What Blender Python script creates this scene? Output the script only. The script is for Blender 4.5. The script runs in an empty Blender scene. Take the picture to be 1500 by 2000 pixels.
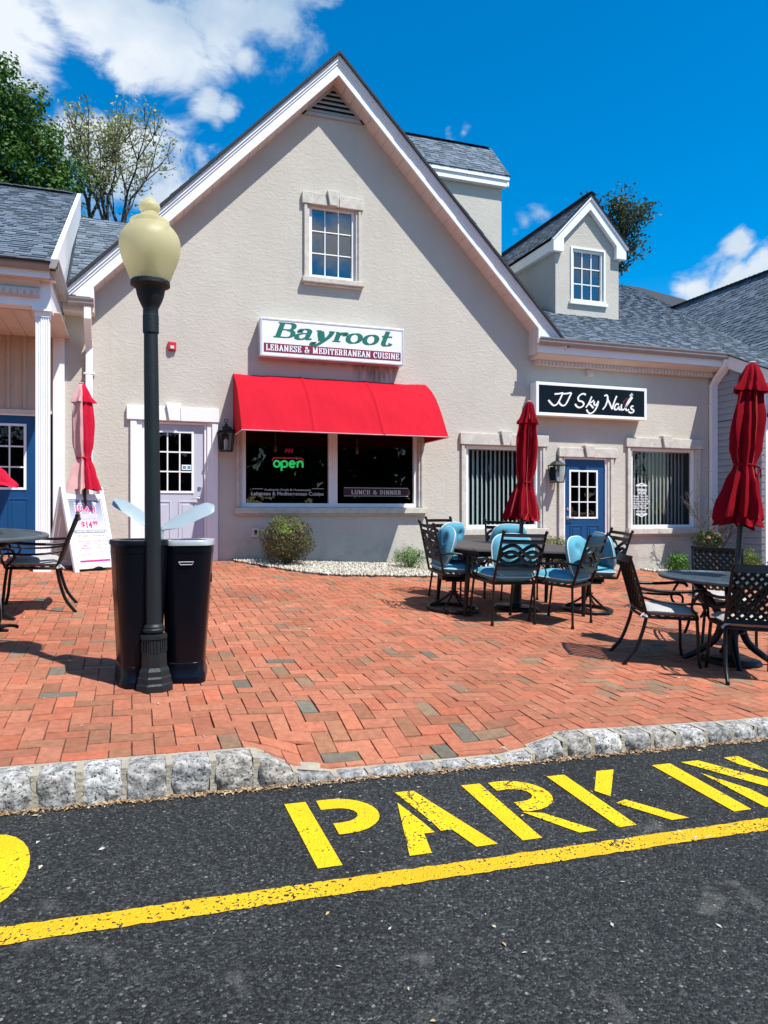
import bpy, bmesh, math, random
from mathutils import Vector, Matrix, noise
from mathutils.geometry import tessellate_polygon
R = math.radians
random.seed(7)
SC = bpy.context.scene
COL = SC.collection

# ------------------------------------------------------------------ camera
YAW = R(19); SA, CA = math.sin(YAW), math.cos(YAW); FPX = 1430.0; CH = 1.48
cam_d = bpy.data.cameras.new('camera'); cam = bpy.data.objects.new('camera', cam_d); COL.objects.link(cam)
cam_d.sensor_fit = 'VERTICAL'; cam_d.sensor_height = 24.0; cam_d.sensor_width = 18.0
cam_d.lens = 24.0 * FPX / 2000.0; cam_d.clip_start = 0.05; cam_d.clip_end = 3000
cam.location = (0, 0, CH); cam.rotation_euler = (R(90), 0, -YAW)
SC.camera = cam
SC.view_settings.view_transform = 'Standard'; SC.view_settings.look = 'None'
SC.view_settings.exposure = 0.43; SC.view_settings.gamma = 1
SUN_DIR = Vector((-.72, 1, -2.05)).normalized()      # the way the light travels
sd = bpy.data.lights.new('sun', 'SUN'); sun = bpy.data.objects.new('sun', sd); COL.objects.link(sun)
sd.energy = 5.0; sd.angle = R(.53); sd.color = (1, .975, .93)
sun.rotation_euler = SUN_DIR.to_track_quat('-Z', 'Y').to_euler()

def ray(px, py):
    u = (px - 750) / FPX
    return Vector((SA + u * CA, CA - u * SA, (1000 - py) / FPX))
def P(px, py, Y=11.65):
    r = ray(px, py); t = Y / r.y
    return Vector((r.x * t, Y, CH + r.z * t))

# ------------------------------------------------------------------ world: Nishita sky with clouds
def nd(nt, t, **kw):
    n = nt.nodes.new(t)
    for k, v in kw.items(): setattr(n, k, v)
    return n
def math_n(nt, op, a, b=None, c=None, clamp=False):
    n = nd(nt, 'ShaderNodeMath', operation=op, use_clamp=clamp)
    for i, v in enumerate((a, b, c)):
        if v is None: continue
        if isinstance(v, (int, float)): n.inputs[i].default_value = v
        else: nt.links.new(v, n.inputs[i])
    return n.outputs[0]
W = bpy.data.worlds.new('World'); SC.world = W; W.use_nodes = True
nt = W.node_tree; nt.nodes.clear()
out = nd(nt, 'ShaderNodeOutputWorld'); bg = nd(nt, 'ShaderNodeBackground'); bg.inputs[1].default_value = .06
sky = nd(nt, 'ShaderNodeTexSky', sky_type='NISHITA', sun_disc=False)
sky.sun_elevation = math.asin(-SUN_DIR.z); sky.sun_rotation = math.atan2(-SUN_DIR.x, -SUN_DIR.y)
sky.air_density = 1.0; sky.dust_density = 0.3; sky.ozone_density = 2.2
hs = nd(nt, 'ShaderNodeHueSaturation'); hs.inputs['Saturation'].default_value = 1.6; hs.inputs['Value'].default_value = 2.35
hs.inputs['Hue'].default_value = .497
nt.links.new(sky.outputs[0], hs.inputs['Color'])
tc = nd(nt, 'ShaderNodeTexCoord'); D0 = tc.outputs['Generated']
def wnoise(scale, detail, rough=.55, off=(0, 0, 0), dist=0):
    mp = nd(nt, 'ShaderNodeMapping'); mp.inputs['Location'].default_value = off
    mp.inputs['Scale'].default_value = (1, 1, 1.5)
    nt.links.new(D0, mp.inputs[0])
    n = nd(nt, 'ShaderNodeTexNoise'); n.inputs['Scale'].default_value = scale; n.inputs['Detail'].default_value = detail
    n.inputs['Roughness'].default_value = rough; n.inputs['Distortion'].default_value = dist
    nt.links.new(mp.outputs[0], n.inputs[0]); return n.outputs[0]
blobs = [(0, 30, .10, 1), (180, 0, .085, 1), (330, 70, .085, 1), (430, 10, .10, 1), (560, -10, .09, 1), (30, 120, .06, .9), (250, 120, .05, .8), (480, 110, .04, .75), (230, 345, .105, 1), (330, 400, .09, 1), (140, 285, .06, .85), (300, 280, .05, .7),
         (405, 205, .034, .72), (445, 218, .030, .68), (425, 245, .026, .62), (390, 300, .06, .62), (350, 290, .05, .6), (1050, 415, .026, .62), (1025, 432, .026, .6), (1005, 450, .02, .5), (1440, 575, .070, 1.0), (1510, 520, .055, 1), (1360, 565, .04, .9), (1450, 478, .034, .85), (880, 262, .022, .48), (905, 258, .016, .45)]
field = None
for (px, py, rad, amp) in blobs:
    c = ray(px, py).normalized()
    vd = nd(nt, 'ShaderNodeVectorMath', operation='DISTANCE'); nt.links.new(D0, vd.inputs[0]); vd.inputs[1].default_value = c
    v = math_n(nt, 'MULTIPLY_ADD', vd.outputs['Value'], -amp / rad, amp, clamp=True)
    field = v if field is None else math_n(nt, 'MAXIMUM', field, v)
# broken cloud elsewhere in the sky (seen only in reflections)
vb = nd(nt, 'ShaderNodeVectorMath', operation='DOT_PRODUCT'); nt.links.new(D0, vb.inputs[0]); vb.inputs[1].default_value = (SA, CA, 0)
back = math_n(nt, 'MULTIPLY', math_n(nt, 'LESS_THAN', vb.outputs['Value'], 0.1), .30)
field = math_n(nt, 'MAXIMUM', field, back)
n1 = wnoise(11.0, 10, .60, (1.3, .2, .7), .35); n2 = wnoise(2.2, 4, .5, (4, 1, 2))
nn = math_n(nt, 'ADD', math_n(nt, 'MULTIPLY', n1, 3.0), -1.55)
dens = math_n(nt, 'ADD', math_n(nt, 'MULTIPLY', field, 1.45), nn)
mr = nd(nt, 'ShaderNodeMapRange', interpolation_type='SMOOTHSTEP'); nt.links.new(dens, mr.inputs[0])
mr.inputs[1].default_value = .28; mr.inputs[2].default_value = 1.0
gate = math_n(nt, 'MULTIPLY', field, 4, clamp=True)
mask = math_n(nt, 'MULTIPLY', mr.outputs[0], gate)
n3 = wnoise(3.2, 6, .55, (2.2, 5.1, 1.4), .2)
cr = nd(nt, 'ShaderNodeValToRGB'); nt.links.new(n3, cr.inputs[0])
cr.color_ramp.elements[0].position = .40; cr.color_ramp.elements[0].color = (5.2, 7.2, 9.6, 1)
cr.color_ramp.elements[1].position = .60; cr.color_ramp.elements[1].color = (10.8, 11.6, 12.6, 1)
mx = nd(nt, 'ShaderNodeMix', data_type='RGBA'); nt.links.new(mask, mx.inputs[0])
nt.links.new(hs.outputs[0], mx.inputs[6]); nt.links.new(cr.outputs[0], mx.inputs[7])
nt.links.new(mx.outputs[2], bg.inputs[0]); nt.links.new(bg.outputs[0], out.inputs[0])

# ------------------------------------------------------------------ ground heights
def lerp(a, b, t): return a + (b - a) * t
def sstep(x, a, b):
    t = max(0., min(1., (x - a) / (b - a))); return t * t * (3 - 2 * t)
def zs(X, Y): return .066 * max(Y, -3) - .025 * max(-12, min(14, X))
def zp0(X, Y):
    X = max(-14, min(16, X)); s = .025 + .02 * (Y - 3.4) / 8.25
    z = .364 + .0505 * (Y - 3.4) - s * X
    ks = [(3.4, .06), (4.3, .085), (5.1, .10), (6.8, .06), (9, .02), (11.65, 0)]
    c = ks[0][1] if Y < 3.4 else 0
    for (a, ca), (b, cb) in zip(ks, ks[1:]):
        if a <= Y <= b: c = lerp(ca, cb, (Y - a) / (b - a))
    return z - c * sstep(X, .5, 3.5)
def drop(X): return sstep(X, .52, .84) * (1 - sstep(X, 1.86, 2.3))
def zp(X, Y):
    z = zp0(X, Y)
    d = drop(X if Y < 3.6 else X + (Y - 3.6) * (.35 if X < 1.35 else -.35))
    d = drop(X) * (1 - sstep(Y, 3.5, 4.15))
    return z + (zs(X, Y) + .026 - z) * d
def G(px, py, fn=zp):
    r = ray(px, py); lo, hi = .5, 80
    for _ in range(50):
        t = (lo + hi) / 2
        if CH + r.z * t > fn(r.x * t, r.y * t): lo = t
        else: hi = t
    return r.x * lo, r.y * lo
def gnorm(X, Y, fn=zp0):
    e = .3
    return Vector((-(fn(X + e, Y) - fn(X - e, Y)) / (2 * e), -(fn(X, Y + e) - fn(X, Y - e)) / (2 * e), 1)).normalized()

# ------------------------------------------------------------------ materials
def mat(name, col, rough=.6, var=.08, scale=6, bump=0, bscale=60, metal=0, spec=.5, attr=False, emit=None, sheen=0, coat=0, speck=None, detail=5):
    m = bpy.data.materials.new(name); m.use_nodes = True; t = m.node_tree
    b = t.nodes['Principled BSDF']; b.inputs['Roughness'].default_value = rough; b.inputs['Metallic'].default_value = metal
    b.inputs['Specular IOR Level'].default_value = spec
    if sheen: b.inputs['Sheen Weight'].default_value = sheen
    if coat: b.inputs['Coat Weight'].default_value = coat
    co = t.nodes.new('ShaderNodeTexCoord').outputs['Object']
    n = nd(t, 'ShaderNodeTexNoise'); n.inputs['Scale'].default_value = scale; n.inputs['Detail'].default_value = detail
    t.links.new(co, n.inputs[0])
    mr = nd(t, 'ShaderNodeMapRange'); t.links.new(n.outputs[0], mr.inputs[0]); mr.inputs[1].default_value = .3; mr.inputs[2].default_value = .7
    mr.inputs[3].default_value = 1 - var; mr.inputs[4].default_value = 1 + var
    mx = nd(t, 'ShaderNodeVectorMath', operation='SCALE'); t.links.new(mr.outputs[0], mx.inputs['Scale'])
    if attr:
        a = nd(t, 'ShaderNodeAttribute', attribute_name='Col'); t.links.new(a.outputs['Color'], mx.inputs[0])
    else: mx.inputs[0].default_value = col[:3]
    last = mx.outputs[0]
    if speck:
        v = nd(t, 'ShaderNodeTexNoise'); v.inputs['Scale'].default_value = speck[0]; v.inputs['Detail'].default_value = 2
        t.links.new(co, v.inputs[0])
        th = nd(t, 'ShaderNodeMapRange'); t.links.new(v.outputs[0], th.inputs[0]); th.inputs[1].default_value = speck[2]; th.inputs[2].default_value = speck[2] + .06
        mm = nd(t, 'ShaderNodeMix', data_type='RGBA'); t.links.new(th.outputs[0], mm.inputs[0]); t.links.new(last, mm.inputs[6])
        mm.inputs[7].default_value = (*speck[1], 1); last = mm.outputs[2]
    t.links.new(last, b.inputs['Base Color'])
    if bump:
        n2 = nd(t, 'ShaderNodeTexNoise'); n2.inputs['Scale'].default_value = bscale; n2.inputs['Detail'].default_value = 4
        t.links.new(co, n2.inputs[0])
        bp = nd(t, 'ShaderNodeBump'); bp.inputs['Strength'].default_value = bump; bp.inputs['Distance'].default_value = .01
        t.links.new(n2.outputs[0], bp.inputs['Height']); t.links.new(bp.outputs[0], b.inputs['Normal'])
    if emit:
        b.inputs['Emission Color'].default_value = (*emit[0], 1); b.inputs['Emission Strength'].default_value = emit[1]
    return m
def glassmat(name, tint=(.75, .8, .82), refl=.06, rough=.01):
    m = bpy.data.materials.new(name); m.use_nodes = True; t = m.node_tree; t.nodes.clear()
    o = nd(t, 'ShaderNodeOutputMaterial'); tr = nd(t, 'ShaderNodeBsdfTransparent'); tr.inputs[0].default_value = (*tint, 1)
    gl = nd(t, 'ShaderNodeBsdfGlossy'); gl.inputs['Roughness'].default_value = rough
    n = nd(t, 'ShaderNodeTexNoise'); n.inputs['Scale'].default_value = 1.3; co = nd(t, 'ShaderNodeTexCoord')
    t.links.new(co.outputs['Object'], n.inputs[0]); bp = nd(t, 'ShaderNodeBump'); bp.inputs['Strength'].default_value = .05; bp.inputs['Distance'].default_value = .006
    t.links.new(n.outputs[0], bp.inputs['Height']); t.links.new(bp.outputs[0], gl.inputs['Normal'])
    ge = nd(t, 'ShaderNodeNewGeometry'); dt = nd(t, 'ShaderNodeVectorMath', operation='DOT_PRODUCT'); t.links.new(ge.outputs['Normal'], dt.inputs[0]); t.links.new(ge.outputs['Incoming'], dt.inputs[1])
    fc = math_n(t, 'SUBTRACT', 1.0, math_n(t, 'ABSOLUTE', dt.outputs['Value']), clamp=True)
    ad = math_n(t, 'ADD', math_n(t, 'MULTIPLY_ADD', math_n(t, 'POWER', fc, 5.0), .95, .05), refl, clamp=True)
    mx = nd(t, 'ShaderNodeMixShader'); t.links.new(ad, mx.inputs[0]); t.links.new(tr.outputs[0], mx.inputs[1]); t.links.new(gl.outputs[0], mx.inputs[2])
    t.links.new(mx.outputs[0], o.inputs[0]); return m
def leafmat(name, a, b):
    m = mat(name, a, .55, attr=True, spec=.3); t = m.node_tree; bs = t.nodes['Principled BSDF']
    tr = nd(t, 'ShaderNodeBsdfTranslucent'); mx = nd(t, 'ShaderNodeMixShader'); mx.inputs[0].default_value = .3
    src = bs.inputs['Base Color'].links[0].from_socket; t.links.new(src, tr.inputs[0])
    o = t.nodes['Material Output']; t.links.new(bs.outputs[0], mx.inputs[1]); t.links.new(tr.outputs[0], mx.inputs[2]); t.links.new(mx.outputs[0], o.inputs[0])
    return m

# stucco: trowelled relief, weak blotches
def stucco_mat(name, col, stain=True):
    m = mat(name, col, .9, .045, 1.3, 0, spec=.15); t = m.node_tree; b = t.nodes['Principled BSDF']
    co = nd(t, 'ShaderNodeTexCoord').outputs['Object']
    mp = nd(t, 'ShaderNodeMapping'); mp.inputs['Scale'].default_value = (1, 1, 1.6); t.links.new(co, mp.inputs[0])
    n = nd(t, 'ShaderNodeTexNoise'); n.inputs['Scale'].default_value = 9; n.inputs['Detail'].default_value = 8; n.inputs['Roughness'].default_value = .62; n.inputs['Distortion'].default_value = 1.2
    t.links.new(mp.outputs[0], n.inputs[0])
    f = nd(t, 'ShaderNodeTexNoise'); f.inputs['Scale'].default_value = 90; f.inputs['Detail'].default_value = 3; t.links.new(co, f.inputs[0])
    # sparse trowel ridges
    r = nd(t, 'ShaderNodeTexNoise'); r.inputs['Scale'].default_value = 5; r.inputs['Detail'].default_value = 6; r.inputs['Distortion'].default_value = 3.0; t.links.new(mp.outputs[0], r.inputs[0])
    rr = nd(t, 'ShaderNodeMapRange'); t.links.new(r.outputs[0], rr.inputs[0]); rr.inputs[1].default_value = .5; rr.inputs[2].default_value = .58
    h = math_n(t, 'ADD', math_n(t, 'MULTIPLY', n.outputs[0], 1.0), math_n(t, 'ADD', math_n(t, 'MULTIPLY', f.outputs[0], .22), math_n(t, 'MULTIPLY', rr.outputs[0], .22)))
    bp = nd(t, 'ShaderNodeBump'); bp.inputs['Strength'].default_value = .42; bp.inputs['Distance'].default_value = .013
    t.links.new(h, bp.inputs['Height']); t.links.new(bp.outputs[0], b.inputs['Normal'])
    if stain:   # mildew under the sign and grime along the foot of the wall, each with its own outline
        sx = nd(t, 'ShaderNodeSeparateXYZ'); t.links.new(co, sx.inputs[0])
        st = nd(t, 'ShaderNodeMapping'); st.inputs['Scale'].default_value = (9, 1, 1.6); t.links.new(co, st.inputs[0])
        sn = nd(t, 'ShaderNodeTexNoise'); sn.inputs['Scale'].default_value = 1.4; sn.inputs['Detail'].default_value = 7; sn.inputs['Roughness'].default_value = .7; t.links.new(st.outputs[0], sn.inputs[0])
        def band(s, a, b_, c, d):
            u = nd(t, 'ShaderNodeMapRange', interpolation_type='SMOOTHSTEP'); t.links.new(s, u.inputs[0]); u.inputs[1].default_value = a; u.inputs[2].default_value = b_
            w = nd(t, 'ShaderNodeMapRange', interpolation_type='SMOOTHSTEP'); t.links.new(s, w.inputs[0]); w.inputs[1].default_value = c; w.inputs[2].default_value = d; w.inputs[3].default_value = 1; w.inputs[4].default_value = 0
            return math_n(t, 'MULTIPLY', u.outputs[0], w.outputs[0])
        g = math_n(t, 'MULTIPLY', band(sx.outputs[0], 3.3, 3.75, 4.15, 4.3), band(sx.outputs[2], 3.45, 3.85, 3.97, 4.02))
        g2 = math_n(t, 'MULTIPLY', band(sx.outputs[0], 2.4, 2.7, 3.2, 3.7), band(sx.outputs[2], 3.84, 3.93, 3.97, 4.0))
        g = math_n(t, 'ADD', g, math_n(t, 'MULTIPLY', g2, .6))
        w = nd(t, 'ShaderNodeMapRange'); t.links.new(sn.outputs[0], w.inputs[0]); w.inputs[1].default_value = .40; w.inputs[2].default_value = .62
        k = math_n(t, 'MULTIPLY', math_n(t, 'MULTIPLY', g, w.outputs[0]), .85, clamp=True)
        lw = nd(t, 'ShaderNodeTexNoise'); lw.inputs['Scale'].default_value = 2.3; lw.inputs['Detail'].default_value = 6; lw.inputs['Roughness'].default_value = .65; t.links.new(co, lw.inputs[0])
        lm = nd(t, 'ShaderNodeMapRange'); t.links.new(lw.outputs[0], lm.inputs[0]); lm.inputs[1].default_value = .45; lm.inputs[2].default_value = .62
        lo = nd(t, 'ShaderNodeMapRange', interpolation_type='SMOOTHSTEP'); t.links.new(sx.outputs[2], lo.inputs[0]); lo.inputs[1].default_value = .6; lo.inputs[2].default_value = 1.5; lo.inputs[3].default_value = .32; lo.inputs[4].default_value = .0
        k = math_n(t, 'MAXIMUM', k, math_n(t, 'MULTIPLY', lo.outputs[0], lm.outputs[0]))
        rs_ = nd(t, 'ShaderNodeMapping'); rs_.inputs['Scale'].default_value = (7, 1, .55); t.links.new(co, rs_.inputs[0])
        rn_ = nd(t, 'ShaderNodeTexNoise'); rn_.inputs['Scale'].default_value = 1.0; rn_.inputs['Detail'].default_value = 6; rn_.inputs['Roughness'].default_value = .6; t.links.new(rs_.outputs[0], rn_.inputs[0])
        rm_ = nd(t, 'ShaderNodeMapRange'); t.links.new(rn_.outputs[0], rm_.inputs[0]); rm_.inputs[1].default_value = .52; rm_.inputs[2].default_value = .75; rm_.inputs[4].default_value = .06
        k = math_n(t, 'MAXIMUM', k, rm_.outputs[0])
        src = b.inputs['Base Color'].links[0].from_socket
        mm = nd(t, 'ShaderNodeMix', data_type='RGBA'); t.links.new(k, mm.inputs[0]); t.links.new(src, mm.inputs[6]); mm.inputs[7].default_value = (.10, .095, .085, 1)
        t.links.new(mm.outputs[2], b.inputs['Base Color'])
    return m

M = {}
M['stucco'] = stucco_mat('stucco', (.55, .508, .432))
M['stucco_side'] = stucco_mat('stucco_grey', (.42, .42, .39), False)  # darker, greyer stucco for the side walls of the dormer
M['stone'] = mat('cast_stone', (.56, .52, .45), .85, .14, 9, .5, 70, speck=(45, (.30, .27, .22), .66))
M['trim'] = mat('white_trim', (.85, .85, .84), .45, .03, 3)
M['trim_cream'] = mat('cream_vinyl', (.66, .58, .50), .5, .05, 4)
M['soffit'] = mat('soffit_vinyl', (.72, .62, .55), .55, .05, 5)
M['gutter'] = mat('aluminium_gutter', (.33, .30, .285), .45, .08, 5, metal=.1)
M['board'] = mat('tan_boards', (.50, .41, .32), .7, .06, 3)
M['siding'] = mat('grey_siding', (.28, .31, .35), .7, .05, 2)
M['shingle'] = mat('asphalt_shingle', (.1, .1, .1), .95, .22, 45, .9, 260, attr=True, spec=.1)
M['shingle_edge'] = mat('shingle_edge', (.035, .037, .042), .95, .2, 40, .5, 200)
M['vent'] = mat('vent_grey', (.42, .42, .40), .6, .08, 6)
M['black'] = mat('void_black', (.006, .006, .007), .9, .1)
M['interior'] = mat('dim_interior', (.012, .010, .009), .9, .3, 2)
M['salon_interior'] = mat('salon_interior', (.07, .09, .085), .9, .4, 1.5)
M['glass'] = glassmat('window_glass', refl=.0)
M['glass_up'] = glassmat('upper_window_glass', (.25, .3, .35), refl=.20)
M['blind'] = mat('vertical_blind', (.62, .68, .63), .7, .06, 4)
M['blind_dark'] = mat('vertical_blind_dark', (.52, .53, .47), .7, .06, 4)
M['blue'] = mat('blue_door_paint', (.003, .060, .175), .4, .05, 3, .1, 30)
M['whitedoor'] = mat('white_door_paint', (.50, .51, .58), .4, .03, 3)
M['metal'] = mat('brushed_metal', (.55, .55, .55), .3, .05, 5, metal=.9)
M['iron'] = mat('black_iron', (.0045, .0043, .0045), .38, .2, 12, .15, 90, spec=.32)
M['iron2'] = mat('bronze_black_aluminium', (.007, .0055, .005), .38, .2, 12, .12, 90, spec=.35)
M['lamp_black'] = mat('lamp_post_paint', (.012, .016, .017), .45, .15, 8, .3, 140, spec=.35, speck=(220, (.07, .07, .065), .76))
M['bin'] = mat('bin_plastic', (.002, .0025, .006), .30, .15, 3, .03, 12, spec=.25)
M['binrim'] = mat('bin_rim_steel', (.62, .62, .60), .35, .08, 6, metal=.5)
M['wing'] = mat('pale_wing_plastic', (.27, .33, .35), .45, .06, 5)
M['awning'] = mat('red_awning_canvas', (.47, .009, .022), .8, .08, 1.6, .25, 300, spec=.08)
M['umb'] = mat('red_umbrella_fabric', (.24, .003, .010), .9, .12, 9, .25, 400, spec=.08)
M['umb_trim'] = mat('umbrella_piping', (.55, .09, .06), .8, .1, 9)
M['umb_bright'] = mat('bright_red_fabric', (.52, .012, .040), .9, .08, 9, .25, 400, spec=.1)
M['umb_faded'] = mat('faded_pink_fabric', (.60, .33, .32), .9, .12, 7, .25, 400)
M['pole'] = mat('umbrella_pole', (.03, .022, .02), .4, .1, 8)
M['cush'] = mat('blue_cushion_fabric', (.10, .33, .43), .9, .07, 10, .35, 420, spec=.15)
M['piping'] = mat('pale_piping', (.62, .66, .62), .8, .05, 10)
M['cush_grey'] = mat('grey_cushion_fabric', (.44, .42, .40), .9, .10, 9, .35, 420)
M['tabletop'] = mat('weathered_table_metal', (.055, .075, .085), .42, .3, 14, .25, 60)
M['tabletop2'] = mat('brown_table_metal', (.085, .070, .062), .5, .15, 10, .2, 60)
M['signwhite'] = mat('sign_white', (.82, .82, .84), .4, .02, 3)
M['signframe'] = mat('sign_frame', (.62, .62, .64), .4, .06, 5, metal=.3)
M['green'] = mat('sign_green', (.0, .15, .10), .5, .03)
M['maroon'] = mat('sign_maroon', (.20, .005, .035), .5, .05)
M['maroon_dark'] = mat('maroon_film', (.035, .001, .006), .5, .1)
M['signblack'] = mat('sign_black', (.002, .005, .008), .35, .4, 3, spec=.2)
M['letter'] = mat('letter_white', (.85, .85, .87), .5, .02)
M['letter_dim'] = mat('window_letter', (.62, .58, .54), .6, .02)
M['pink'] = mat('print_pink', (.80, .02, .18), .5, .03)
M['pinkpale'] = mat('print_pale_pink', (.85, .38, .48), .5, .03)
M['bannergrey'] = mat('print_grey', (.30, .31, .36), .5, .05)
M['aframe'] = mat('aframe_plastic', (.82, .83, .84), .45, .03, 4)
M['neon_green'] = mat('neon_green', (.05, .8, .2), .4, emit=((.03, .75, .18), .45))
M['neon_red'] = mat('neon_red', (.5, .02, .1), .4, emit=((1, .03, .12), .12))
M['alarm'] = mat('alarm_red', (.55, .02, .03), .4, .05)
M['candle'] = mat('candle_white', (.6, .58, .58), .5, .05)
M['granite'] = mat('granite_block', (.1, .1, .1), .85, .62, 26, 1.0, 55, attr=True, speck=(85, (.07, .068, .066), .57), detail=9)
M['mortar'] = mat('mortar', (.36, .315, .235), .95, .15, 12, .8, 60)
M['brick'] = mat('clay_paver', (.4, .1, .06), .9, .16, 28, .7, 190, attr=True, spec=.15, speck=(300, (.20, .075, .05), .66))
M['joint'] = mat('paver_joint', (.055, .035, .025), .95, .3, 20)
M['bark'] = mat('bark', (.065, .05, .042), .95, .3, 8, .6, 40)
M['bark_grey'] = mat('twig_grey', (.14, .11, .10), .95, .2, 8)
M['leaf'] = leafmat('foliage', (.08, .15, .03), None)
M['pebble'] = mat('pebble', (.5, .5, .4), .85, .1, 30, attr=True)
M['litter'] = mat('leaf_litter', (.3, .2, .1), .95, .1, 30, attr=True)
M['dirt'] = mat('ground_soil', (.07, .055, .04), .95, .3, 5, .5, 30)
M['seat_soil'] = M['dirt']
M['bulb'] = mat('pendant_brass', (.35, .22, .10), .35, .1, metal=.4)

def asphalt():
    m = mat('asphalt', (.0275, .0285, .0275), .85, .22, 1.1, 0, spec=.22); t = m.node_tree; b = t.nodes['Principled BSDF']
    co = nd(t, 'ShaderNodeTexCoord').outputs['Object']
    v = nd(t, 'ShaderNodeTexVoronoi'); v.inputs['Scale'].default_value = 135; t.links.new(co, v.inputs[0])
    rnd = nd(t, 'ShaderNodeSeparateColor'); t.links.new(v.outputs['Color'], rnd.inputs[0])
    ramp = nd(t, 'ShaderNodeValToRGB'); t.links.new(rnd.outputs[0], ramp.inputs[0])
    e = ramp.color_ramp.elements; e[0].position = 0; e[0].color = (.30, .30, .32, 1); e[1].position = 1; e[1].color = (5.2, 5.1, 4.8, 1)
    x = e.new(.45); x.color = (.8, .8, .8, 1); x = e.new(.80); x.color = (1.5, 1.5, 1.45, 1); x = e.new(.96); x.color = (2.4, 2.4, 2.3, 1)
    src = b.inputs['Base Color'].links[0].from_socket
    mu = nd(t, 'ShaderNodeVectorMath', operation='MULTIPLY'); t.links.new(src, mu.inputs[0]); t.links.new(ramp.outputs[0], mu.inputs[1])
    # pale scuffs
    n = nd(t, 'ShaderNodeTexNoise'); n.inputs['Scale'].default_value = 2.6; n.inputs['Detail'].default_value = 9; n.inputs['Roughness'].default_value = .72; t.links.new(co, n.inputs[0])
    k = nd(t, 'ShaderNodeMapRange'); t.links.new(n.outputs[0], k.inputs[0]); k.inputs[1].default_value = .60; k.inputs[2].default_value = .78; k.inputs[4].default_value = .55
    v2 = nd(t, 'ShaderNodeTexVoronoi'); v2.inputs['Scale'].default_value = 42; t.links.new(co, v2.inputs[0])
    r2 = nd(t, 'ShaderNodeSeparateColor'); t.links.new(v2.outputs['Color'], r2.inputs[0])
    sp = math_n(t, 'MULTIPLY', math_n(t, 'GREATER_THAN', r2.outputs[1], .965), math_n(t, 'LESS_THAN', v2.outputs['Distance'], .26))
    kk = math_n(t, 'MAXIMUM', k.outputs[0], math_n(t, 'MULTIPLY', sp, .8))
    mm = nd(t, 'ShaderNodeMix', data_type='RGBA'); t.links.new(kk, mm.inputs[0]); t.links.new(mu.outputs[0], mm.inputs[6]); mm.inputs[7].default_value = (.24, .23, .20, 1)
    t.links.new(mm.outputs[2], b.inputs['Base Color'])
    bp = nd(t, 'ShaderNodeBump'); bp.inputs['Strength'].default_value = .9; bp.inputs['Distance'].default_value = .006; bp.invert = True
    t.links.new(v.outputs['Distance'], bp.inputs['Height']); t.links.new(bp.outputs[0], b.inputs['Normal'])
    return m
def yellow(name, col, wear):
    m = asphalt(); m.name = name; t = m.node_tree; b = t.nodes['Principled BSDF']
    src = b.inputs['Base Color'].links[0].from_socket
    co = nd(t, 'ShaderNodeTexCoord').outputs['Object']
    n = nd(t, 'ShaderNodeTexNoise'); n.inputs['Scale'].default_value = 75; n.inputs['Detail'].default_value = 3; t.links.new(co, n.inputs[0])
    n2 = nd(t, 'ShaderNodeTexNoise'); n2.inputs['Scale'].default_value = 3.5; n2.inputs['Detail'].default_value = 6; t.links.new(co, n2.inputs[0])
    th = math_n(t, 'ADD', n.outputs[0], math_n(t, 'MULTIPLY', n2.outputs[0], .40))
    k = nd(t, 'ShaderNodeMapRange'); t.links.new(th, k.inputs[0]); k.inputs[1].default_value = wear; k.inputs[2].default_value = wear + .025
    # hair cracks
    v = nd(t, 'ShaderNodeTexVoronoi', feature='DISTANCE_TO_EDGE'); v.inputs['Scale'].default_value = 1.9
    n3 = nd(t, 'ShaderNodeTexNoise'); n3.inputs['Scale'].default_value = 14; n3.inputs['Detail'].default_value = 4; t.links.new(co, n3.inputs[0])
    mxv = nd(t, 'ShaderNodeMix', data_type='RGBA'); mxv.inputs[0].default_value = .10; t.links.new(co, mxv.inputs[6]); t.links.new(n3.outputs['Color'], mxv.inputs[7]); t.links.new(mxv.outputs[2], v.inputs[0])
    ck = math_n(t, 'MULTIPLY', math_n(t, 'LESS_THAN', v.outputs['Distance'], .006), math_n(t, 'GREATER_THAN', n2.outputs[0], .52))
    kk = math_n(t, 'MAXIMUM', k.outputs[0], math_n(t, 'MULTIPLY', ck, .9))
    y = nd(t, 'ShaderNodeMapRange'); t.links.new(n2.outputs[0], y.inputs[0]); y.inputs[1].default_value = .3; y.inputs[2].default_value = .7; y.inputs[3].default_value = .88; y.inputs[4].default_value = 1.1
    sc = nd(t, 'ShaderNodeVectorMath', operation='SCALE'); sc.inputs[0].default_value = col; t.links.new(y.outputs[0], sc.inputs['Scale'])
    mm = nd(t, 'ShaderNodeMix', data_type='RGBA'); t.links.new(kk, mm.inputs[0]); t.links.new(sc.outputs[0], mm.inputs[6]); t.links.new(src, mm.inputs[7])
    t.links.new(mm.outputs[2], b.inputs['Base Color']); return m
M['asphalt'] = asphalt()
M['yellow'] = yellow('yellow_letter_paint', (.78, .50, .008), .835)
M['yellow_line'] = yellow('yellow_line_paint', (.72, .42, .012), .775)

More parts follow.
